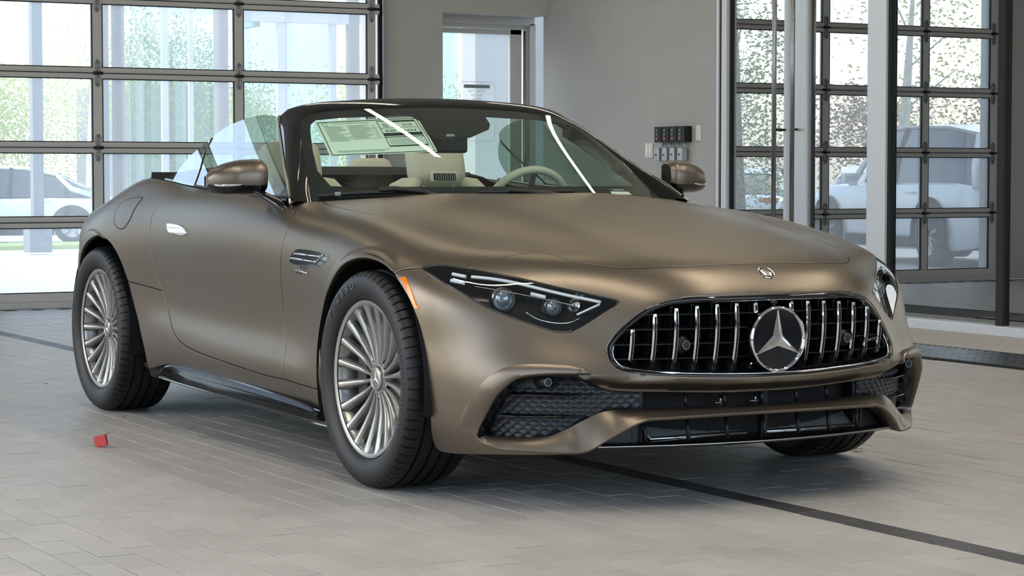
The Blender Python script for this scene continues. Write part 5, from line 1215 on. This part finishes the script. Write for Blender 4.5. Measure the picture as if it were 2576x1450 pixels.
pts=[tuple(cw+ux*.185*math.cos(a)+uz*.185*math.sin(a)) for a in np.linspace(0,2*math.pi,56,endpoint=False)]
b=MB(); b.tube(pts,.0165,12,closed=True); sw=b.build('steering_wheel','leather',car)
b=MB(); b.cyl(tuple(cw-axs*.02),tuple(cw+axs*.02),.06,24); 
for an in (0,math.pi,-math.pi/2): b.tube([tuple(cw),tuple(cw+(ux*math.cos(an)+uz*math.sin(an))*.18)],.012,8)
b.build('wheel_hub','dark_trim',sw)
# ------------------------------------------------------------------ window sticker and stock tag (things stuck on the glass)
stk=[(-.555,1.209),(-.144,1.231),(-.192,1.095),(-.590,1.076)]
def Q(s,t,off=-.007):
    a=np.array(stk); yz=(a[0]*(1-s)+a[1]*s)*(1-t)+(a[3]*(1-s)+a[2]*s)*t
    return (wsx(yz[0],yz[1])+off,yz[0],yz[1])
def patch(name,s0,t0,s1,t1,matn,parent,off,ns=8,nt_=4):
    ns=max(int((s1-s0)*20),2); nt_=max(int((t1-t0)*12),2)
    if matn!='paper': off+=.0028
    b=MB(); b.grid([[Q(s0+(s1-s0)*i/ns,t0+(t1-t0)*j/nt_,off) for i in range(ns+1)] for j in range(nt_+1)],True); return b.build(name,matn,parent)
stick=patch('window_sticker',0,0,1,1,'paper',None,-.006,16,8); tag(stick,'large printed price sticker stuck inside the top corner of the windshield','sticker')
for a in ((.02,.025,.98,.04),(.02,.955,.98,.97),(.02,.025,.026,.97),(.974,.025,.98,.97)): patch('sticker_border',*a,'ink',stick,-.0055,16,2)
def qtext(txt,s,t,size,mt='ink',asp=.42):
    me=textmesh(txt,1.0,align='LEFT'); me2=me
    for v in me2.vertices:
        x,y=v.co.x,v.co.y; v.co=Q(s+x*size*asp,t-y*size,-.0015)
    link('sticker_print',me2,stick,mt)
R=random.Random(3)
for k in range(14): patch('sticker_print',.06,.16+.032*k,.06+R.uniform(.12,.22),.168+.032*k,'ink_grey',stick,-.0055,2,1)
for k in range(13): patch('sticker_print',.27,.16+.032*k,.27+R.uniform(.14,.24),.168+.032*k,'ink_grey',stick,-.0055,2,1)
for k in range(11): patch('sticker_print',.50,.18+.036*k,.53,.188+.036*k,'ink_grey',stick,-.0055,2,1)
patch('sticker_print',.08,.86,.55,.868,'ink_grey',stick,-.0055,4,1); patch('sticker_print',.08,.89,.5,.898,'ink_grey',stick,-.0055,4,1)
b=MB(); b.tube([Q(.075+.022*math.cos(a),.105+.05*math.sin(a),-.002) for a in np.linspace(0,6.283,20,endpoint=False)],.0009,4,closed=True); b.build('sticker_print','ink_grey',stick)
qtext('2024 Mercedes-AMG SL 43 Roadster',.14,.085,.055,'ink_grey')
for a in ((.565,.07,.95,.082),(.565,.07,.570,.80),(.945,.07,.95,.80),(.565,.79,.95,.80),(.565,.27,.95,.277),(.565,.42,.95,.50),(.565,.53,.95,.545),(.76,.27,.765,.42),(.565,.77,.95,.79)): patch('sticker_box',*a,'ink',stick,-.0053,6,1)
patch('sticker_box',.72,.07,.95,.11,'ink',stick,-.0052,4,1)
qtext('22',.60,.20,.13); qtext('$5,750',.80,.20,.085); qtext('$2,850',.60,.36,.085); qtext('18  27',.70,.21,.045)
for k in range(5): patch('sticker_print',.59,.59+.034*k,.93-.05*(k%2),.598+.034*k,'ink_grey',stick,-.0052,4,1)
for k in range(4): patch('sticker_print',.78+.035*k,.345,.80+.035*k,.375,'ink',stick,-.0052,1,1)
tg=[(.449,.956),(.551,.956),(.562,.932),(.450,.935)]
def Q2(s,t,off): 
    a=np.array(tg); yz=(a[0]*(1-s)+a[1]*s)*(1-t)+(a[3]*(1-s)+a[2]*s)*t; return (wsx(yz[0],yz[1])+off,yz[0],yz[1])
b=MB(); b.grid([[Q2(i/4,j/3,-.0025) for i in range(5)] for j in range(4)],True); st=b.build('stock_tag','white_print'); tag(st,'small stock number tag low in the driver side corner of the windshield','tag')
b=MB(); b.grid([[Q2(i/4,j/3*.5,-.0018) for i in range(5)] for j in range(4)],True); b.build('tag_band','ink',st)
me=textmesh('TF027845',1,align='CENTER')
for v in me.vertices: x,y=v.co.x,v.co.y; v.co=Q2(.5+x*.165,.25-y*.42,-.0010)
link('tag_print',me,st,'white_print')
me=textmesh('Mercedes',.028,shear=.25); o=link('dash_script',me,dash,'ink'); frame(o,(wsx(-.56,.972)-.006,-.563,.9735),(0,1,0),(-.5,0,.5))
# ------------------------------------------------------------------ outside
mat('apron',(196,194,188),rough=.85,noise=.07,nscale=.6,bump=.1,bscale=40)
mat('lawn',(150,160,96),rough=.95,noise=.25,nscale=2)
def gz(x,y): return -.03-.42*float(np.clip((-x-14)/32,0,1))
xs=[-110,-75,-46,-38,-30,-22,-14,-10.15]; ys=list(range(-90,91,15))
b=MB(); b.grid([[(x,y,gz(x,y)) for y in ys] for x in xs],False); o=b.build('ground_outside','apron',fixn=False); tag(o,kind='structure')
b=MB(); b.box((-.5,-40,-.2),(40,67,.3)); b.box((40,0,-.2),(61,140,.3)); o=b.build('ground_side','apron'); tag(o,kind='structure')
b=MB(); b.grid([[(x,y,gz(x,y)+.03) for y in ys] for x in (-110,-75,-46.5)],False); o=b.build('lawn_far','lawn',fixn=False); tag(o,kind='structure')
for i,(x0,x1,y0,y1) in enumerate(((-31,-29.4,-4,30),)):
    b=MB(); b.box(((x0+x1)/2,(y0+y1)/2,gz(x0,0)+.04),(x1-x0,y1-y0,.12),bev=.03); o=b.build('planting_bed','lawn'); tag(o,'strip of low planting beyond the overhead door, in front of the silver sedan','planting bed')
def leafmat(name,c1,c2):
    m=bpy.data.materials.new(name); m.use_nodes=True; t=m.node_tree; bs_=t.nodes['Principled BSDF']; g=t.nodes.new('ShaderNodeNewGeometry'); mx=t.nodes.new('ShaderNodeMix'); mx.data_type='RGBA'
    mx.inputs[6].default_value=srgb(*c1); mx.inputs[7].default_value=srgb(*c2); t.links.new(g.outputs['Random Per Island'],mx.inputs[0]); t.links.new(mx.outputs[2],bs_.inputs['Base Color']); bs_.inputs['Roughness'].default_value=.7
    tr=t.nodes.new('ShaderNodeBsdfTranslucent'); t.links.new(mx.outputs[2],tr.inputs[0]); ms=t.nodes.new('ShaderNodeMixShader'); ms.inputs[0].default_value=.45; t.links.new(bs_.outputs[0],ms.inputs[1]); t.links.new(tr.outputs[0],ms.inputs[2]); t.links.new(ms.outputs[0],t.nodes['Material Output'].inputs[0]); MATS[name]=m
leafmat('leaf_spring',(206,208,140),(172,184,112)); leafmat('leaf_green',(142,164,98),(110,136,78)); leafmat('leaf_bare',(176,142,128),(146,118,108))
mat('bark_pale',(214,206,188),rough=.9,noise=.25,nscale=8); mat('bark_dark',(104,88,74),rough=.9,noise=.25,nscale=8)
trn=random.Random(21)
def tree(x,y,h,w,leaf,bark,label,n=1500,ls=.16,low=.12,group='trees outside'):
    z=gz(x,y) if x<-10 else -.05
    t=empty('tree',(x,y,z)); tag(t,label,'tree',group)
    b=MB(); lean=trn.uniform(-.06,.06)*h; b.tube([(0,0,-.1),(lean*.4,0,h*.35),(lean,trn.uniform(-.1,.1),h*.9)],[.02*h+.03,.014*h+.02,.012],7)
    for k in range(5):
        zz=h*(.3+.12*k); a=trn.uniform(0,6.28); b.tube([(lean*.6,0,zz),(lean*.6+math.cos(a)*w*.3,math.sin(a)*w*.3,zz+h*.12)],[.02,.008],5)
    b.build('trunk',bark,t)
    f=MB(); cl=[(trn.gauss(0,.28)*w,trn.gauss(0,.28)*w,h*(low+.1+(.85-low)*trn.random())) for _ in range(16)]
    for k in range(n):
        c=cl[trn.randrange(16)]; r=w*.24*(1.15-c[2]/h*.55); p=Vector((c[0]+trn.gauss(0,r),c[1]+trn.gauss(0,r),min(max(c[2]+trn.gauss(0,r*1.1),h*low*.5),h*1.03)))
        u=Vector((trn.gauss(0,1),trn.gauss(0,1),trn.gauss(0,1))).normalized()*ls; v=u.orthogonal().normalized()*ls*.55
        f.add([p-u,p+v,p+u,p-v],[(0,1,2,3)])
    o=f.build('foliage',leaf,t,fixn=False)
T=[(-56,10.5,4.3,3.2),(-58,14.3,4.5,3.4),(-55,17.9,4.2,3.2),(-60,21.6,4.6,3.4),(-57,25.4,4.7,3.4),(-54,29,4.4,3.2)]
for k,(x,y,h,w) in enumerate(T): tree(x,y,h,w,'leaf_spring','bark_pale',('%s pale spring tree counted from the left in the row beyond the overhead door'%('first','second','third','fourth','fifth','sixth')[k]),7000,.055)
tree(-44,12.6,5.6,1.8,'leaf_spring','bark_pale','tall thin leafing tree at the right of the left door panes',900,.045,low=.4)
tree(-33,10.6,4.3,1.9,'leaf_green','bark_dark','green tree seen through the right hand column of door panes',7000,.036)
tree(-37,13.9,3.0,1.6,'leaf_spring','bark_dark','low bushy tree right of the green tree beyond the overhead door',3500,.045)
tree(-27,-8.4,4.6,1.5,'leaf_green','bark_dark','slim green tree mirrored at the left edge of the glass doors',5000,.042)
tree(-21.5,-7.6,5.2,2.6,'leaf_spring','bark_pale','pale spring tree mirrored behind the white utility vehicle',2500,.04,low=.25)
for k in range(7):
    y=-52+7.2*k; tree(-62+1.5*(k%3),y,4.6+.5*(k%2),4.6,'leaf_bare' if k<6 else 'leaf_spring','bark_dark',('%s reddish bare tree from the left in the hedge mirrored by the glass doors'%('sixth','fifth','fourth','third','second','first')[k]) if k<6 else 'pale tree closing the mirrored hedge of bare trees',4500,.10,low=.04,group='distant hedge trees')
for k in range(5):
    x=-9+5.0*k; tree(x,-22-(k%2)*2,6.0+.6*(k%3),3.4,'leaf_green','bark_dark','%s leafy tree outside the left wall openings, counted from the back'%('first','second','third','fourth','fifth')[k],1500,.16,group='trees outside the left wall')
# ---- parked cars
def simple_car(name,label,pos,heading,L,Wd,H,paint,suv=False,group=None):
    root=empty(name,pos,heading); tag(root,label,'car',group)
    m='carpaint_'+name
    if m not in MATS: mat(m,paint,rough=.25,metal=.3,coat=.5)
    hw=Wd/2; wb=L*.58; fx=wb/2+.02*L; rx=-wb/2+.02*L; wr=.36 if suv else .34
    belt=H*.58 if suv else H*.62
    xs=np.array([-.5,-.485,-.44,-.36,-.2,0,.15,.28,.38,.45,.485,.5])*L
    top=np.array([.46,.53,.585,.61,.615,.605,.60,.575,.545,.50,.44,.36])*H if not suv else np.array([.50,.57,.60,.61,.61,.605,.60,.585,.565,.535,.48,.40])*H
    wid=np.array([.80,.90,.96,.99,1,1,1,.99,.97,.92,.82,.66])*hw; bt=np.array([.32,.24,.2,.17,.16,.16,.16,.16,.17,.18,.22,.30])*(1.15 if suv else 1)
    G=[]
    for x,t_,w,b0 in zip(xs,top,wid,bt):
        ring=[(0,t_),(w*.5,t_),(w*.82,t_-.015),(w*.95,t_-.06),(w,t_*.8),(w*.995,t_*.6),(w*.97,b0+.1),(w*.9,b0),(0,b0)]
        G.append([(x,-y,z) for y,z in ring[::-1]][:-1]+[(x,y,z) for y,z in ring][:-1]+[])
        G[-1]=[(x,-y,z) for y,z in ring[:0:-1]]+[(x,y,z) for y,z in ring[:-1]][0:]
    b=MB(); b.grid(G,True); b.add(G[0],[tuple(range(len(G[0])))]); b.add(G[-1],[tuple(range(len(G[0])))]); body=b.build('body',m,root,auto=50)
    # greenhouse
    gx=np.array([-.47,-.40,-.25,-.02,.10,.20]) if suv else np.array([-.37,-.21,-.09,.03,.11,.25]); gx=gx*L
    gt=np.array([.64,.93,.985,1,.97,.62])*H if suv else np.array([.63,.90,.985,1,.965,.61])*H
    gw_=np.array([.80,.80,.80,.80,.80,.82])*hw
    def sec(x,t_,w,f0=0): zb_=belt*.97; return [(x,-w*1.12,zb_),(x,-w*.98,zb_+(t_-zb_)*.62),(x,-w*.86,t_-.03*(t_>zb_+.1)),(x,-w*.5,t_),(x,w*.5,t_),(x,w*.86,t_-.03*(t_>zb_+.1)),(x,w*.98,zb_+(t_-zb_)*.62),(x,w*1.12,zb_)]
    G=[sec(x,t_,w) for x,t_,w in zip(gx,gt,gw_)]
    b=MB(); b.grid(G,True); b.build('glasshouse','car_glass',body,auto=40)
    # roof skin, pillars
    b=MB(); R_=[[(x,y,z+.012) for x,y,z in s_[2:6]] for s_ in G[1:5]]; b.grid(R_,True); b.build('roof',m,body)
    for sg in (-1,1):
        for i0,i1 in ((0,1),(4,5)):
            b=MB(); b.tube([(G[i0][7 if sg>0 else 0]),(G[i0][6 if sg>0 else 1][0]*.35+G[i1][6 if sg>0 else 1][0]*.65,G[i1][6 if sg>0 else 1][1],(G[i0][1][2]+G[i1][1][2])/2),(G[i1][5 if sg>0 else 2])] if i0==0 else [G[5][7 if sg>0 else 0],G[4][5 if sg>0 else 2]],[.06,.06,.04] if i0==0 else [.04,.035],8); b.build('pillar',m,body)
        b=MB(); x=.0; b.tube([(-.03*L,sg*hw*.90,belt),(-.035*L,sg*hw*.70,H*.975)],[.045,.035],8); b.build('pillar','dark_seal',body)
        b=MB(); b.tube([G[k][5 if sg>0 else 2] for k in range(1,5)],.025,8); b.build('roof_rail','steel' if suv else m,body)
        for x in (fx,rx):
            b=MB(); b.lathe([(.0,.02),(wr+.07,.02),(wr+.07,.0)],28,c=(x,sg*(hw+.002)-.02,wr),a0=math.radians(-15),a1=math.radians(195)); b.build('arch','dark_seal',body)
        for x in (.02*L,-.17*L):
            b=MB(); b.box((x,sg*(hw+.005),belt-.10),(.2,.03,.03),bev=.01); b.build('handle',m,body)
        b=MB(); b.box((.13*L,sg*(hw+.09),belt+.06),(.10,.2,.14),bev=.04); b.build('mirror',m,body)
        b=MB(); b.box((-.488*L,sg*hw*.66,H*.50 if suv else H*.52),(.06,hw*.45,.12),bev=.03); b.build('tail_lamp','tail_red',body)
        b=MB(); b.box((.465*L,sg*hw*.66,H*.42),(.12,hw*.4,.12),bev=.04); b.build('head_lamp','lamp_white',body)
        b=MB(); b.box((0,sg*(hw-.01),.27 if suv else .22),(wb-.9,.05,.12),bev=.02); b.build('sill','dark_seal',body)
        for x in (fx,rx):
            w=MB(); w.lathe([(wr*.62,-.10),(wr*.9,-.11),(wr,-.08),(wr,.08),(wr*.9,.11),(wr*.62,.10)],30,c=(x,sg*(hw-.10),wr)); wo=w.build('wheel','rubber',root)
            w=MB(); w.lathe([(.0,sg*.07),(wr*.2,sg*.09),(wr*.55,sg*.085),(wr*.64,sg*.105)],20,c=(x,sg*(hw-.10),wr)); w.build('wheel_disc','rim_silver',wo)
            for k in range(5):
                a=math.radians(72*k+20); w=MB(); w.tube([(x+wr*.18*math.cos(a),sg*(hw-.01),wr+wr*.18*math.sin(a)),(x+wr*.6*math.cos(a),sg*(hw-.0),wr+wr*.6*math.sin(a))],.03,6); w.build('wheel_spoke','rim_silver',wo)
    return root
mat('car_glass',(40,46,50),rough=.06,coat=.8); mat('tail_red',(190,30,34),rough=.2,coat=.6)
_ax=Vector((CAMP[0],CAMP[1],0))
def at_ray(u,dist): 
    d=(_f+_r*((u-1288)/5569.3)); d.z=0; d.normalize(); return _ax+d*dist
hd=math.atan2(-_r.y,-_r.x)+.12
p=at_ray(200,44.5)+Vector((math.cos(hd),math.sin(hd),0))*1.40
simple_car('silver_sedan','silver sedan parked outside beyond the overhead door',(p.x,p.y,gz(p.x,p.y)),hd,4.95,1.86,1.50,(206,212,222))
simple_car('white_utility_vehicle','white sport utility vehicle outside, mirrored in the fixed glass pane',(-14.1,-2.45,-.03),math.atan2(-.60,-2.6),4.75,1.9,1.62,(228,230,232),suv=True)
simple_car('white_sedan','white sedan tail mirrored in the left glass door',(-33.6,-13.3,gz(-33.6,0)),math.radians(222),4.7,1.84,1.46,(232,234,236))
simple_car('white_sedan','white sedan tail mirrored in the right glass door',(-31.8,-15.2,gz(-31.8,0)),math.radians(222),4.7,1.84,1.46,(232,234,236))
simple_car('white_sedan','white sedan furthest back in the mirrored car park',(-36.5,-21.5,gz(-36.5,0)),math.radians(222),4.7,1.84,1.46,(232,234,236))
# ---- glazed porch with round columns just outside
mat('column_grey',(118,120,124),rough=.6,noise=.05,nscale=5); mat('frame_pale',(214,215,220),rough=.5); glassmat('teal_glass',(.70,.84,.85),base=.10)
def thing_box(name,label,cat,parts,m):
    b=MB()
    for c_,d_ in parts: b.box(c_,d_,bev=.004)
    o=b.build(name,m); tag(o,label,cat); return o
for y,r,lab in ((2.72,.085,'wider of the two dark round columns left of the teal panes'),(2.90,.062,'slimmer dark round column beside the wider one'),(3.93,.072,'dark round column right of the teal panes'),(5.32,.07,'dark round column behind the right edge of the overhead door')):
    b=MB(); b.lathe([(r*1.3,-.05),(r*1.3,.06),(r,.08),(r,5.2)],28,axis='z',c=(-13.6,y,0)); o=b.build('round_column','column_grey'); tag(o,lab,'column','porch columns')
pf=thing_box('glazed_porch','pale framed glass porch outside the overhead door','porch',[((-15,3.87,2.3),(.05,.07,4.7)),((-15,4.15,2.3),(.04,.05,4.7)),((-13.6,4.105,1.25),(.05,.05,2.6)),((-13.6,4.56,1.25),(.05,.10,2.6)),((-13.6,5.10,1.25),(.05,.07,2.6)),((-13.6,5.05,2.60),(.08,1.95,.22)),((-14.2,4.3,2.53),(1.2,.08,.18)),((-13.6,6.20,1.25),(.05,.06,2.6))],'frame_pale')
for x,y0,y1 in ((-15,3.50,3.84),(-15,3.91,4.12),(-15,4.18,4.5),(-13.6,4.13,4.5),(-13.6,4.62,5.06)):
    b=MB(); b.box((x,(y0+y1)/2,1.3 if x>-14 else 2.3),(.008,y1-y0,2.4 if x>-14 else 4.6)); b.build('pane',MATS['teal_glass'],pf)
b=MB(); b.box((-13.7,6.40,2.4),(.1,.24,4.8)); b.build('pane',MATS['teal_glass'],pf)
o=thing_box('neighbour_wall','light grey wall seen through the side door pane','wall',[((-13.9,8.3,2.2),(.3,3.05,4.5))],'concrete')
o=thing_box('far_building','low grey building beyond the porch','building',[((-52,17.2,1.6),(4,3.4,3.6))],'column_grey')
b=MB(); b.box((-49.98,17.2,1.5),(.06,2.6,.5)); b.build('window_band','teal_glass',o)
o=thing_box('lamp_post','grey lamp post seen through the left column of door panes','lamp post',[((-26,5.87,3.4),(.16,.16,7.0)),((-26,5.87,.1),(.34,.34,.5)),((-25.4,5.87,6.9),(1.3,.14,.10)),((-24.8,5.87,6.84),(.5,.3,.08))],'column_grey')
# ------------------------------------------------------------------ litter on the pavers
mat('dry_leaf',(140,112,84),rough=.9,noise=.2,nscale=60); mat('red_card',(176,62,60),rough=.7); mat('pale_card',(220,214,206),rough=.7)
def floorat(u,v):
    d=(_f+_r*((u-1288)/5569.3)-_u*((v-725)/5569.3)); t=-CAMP[2]/d.z; return Vector(CAMP)+d*t
b=MB(); b.box((0,0,.022),(.055,.012,.042),bev=.002); p=floorat(257,1126); o=b.build('card_scrap','red_card'); o.location=(p.x,p.y,.002); o.rotation_euler=(0,-.25,.6); tag(o,'folded red card scrap lying on the pavers left of the car','scrap')
LFR=random.Random(5)
def leaf(u,v,s,lab):
    p=floorat(u,v); b=MB(); n=10; pts=[]
    for k in range(n):
        a=2*math.pi*k/n; r=s*(1 if k%2==0 else .5)*(.8+.4*LFR.random()); pts.append((r*math.cos(a),r*math.sin(a),.004+.006*LFR.random()))
    b.add(pts+[(0,0,.010)],[(k,(k+1)%n,n) for k in range(n)]); o=b.build('dry_leaf','dry_leaf'); o.location=(p.x,p.y,.001); tag(o,lab,'leaf','dry leaves on the pavers')
leaf(2157,1136,.032,'dry brown leaf right of the far front tyre'); leaf(1637,1160,.03,'dry leaf in the shade under the front bumper'); leaf(508,1102,.018,'small dry leaf beside the sill'); leaf(115,970,.016,'small dark leaf at the far left edge'); leaf(314,1053,.014,'pale leaf scrap in front of the rear tyre'); leaf(272,1096,.014,'dark leaf just behind the red card scrap')
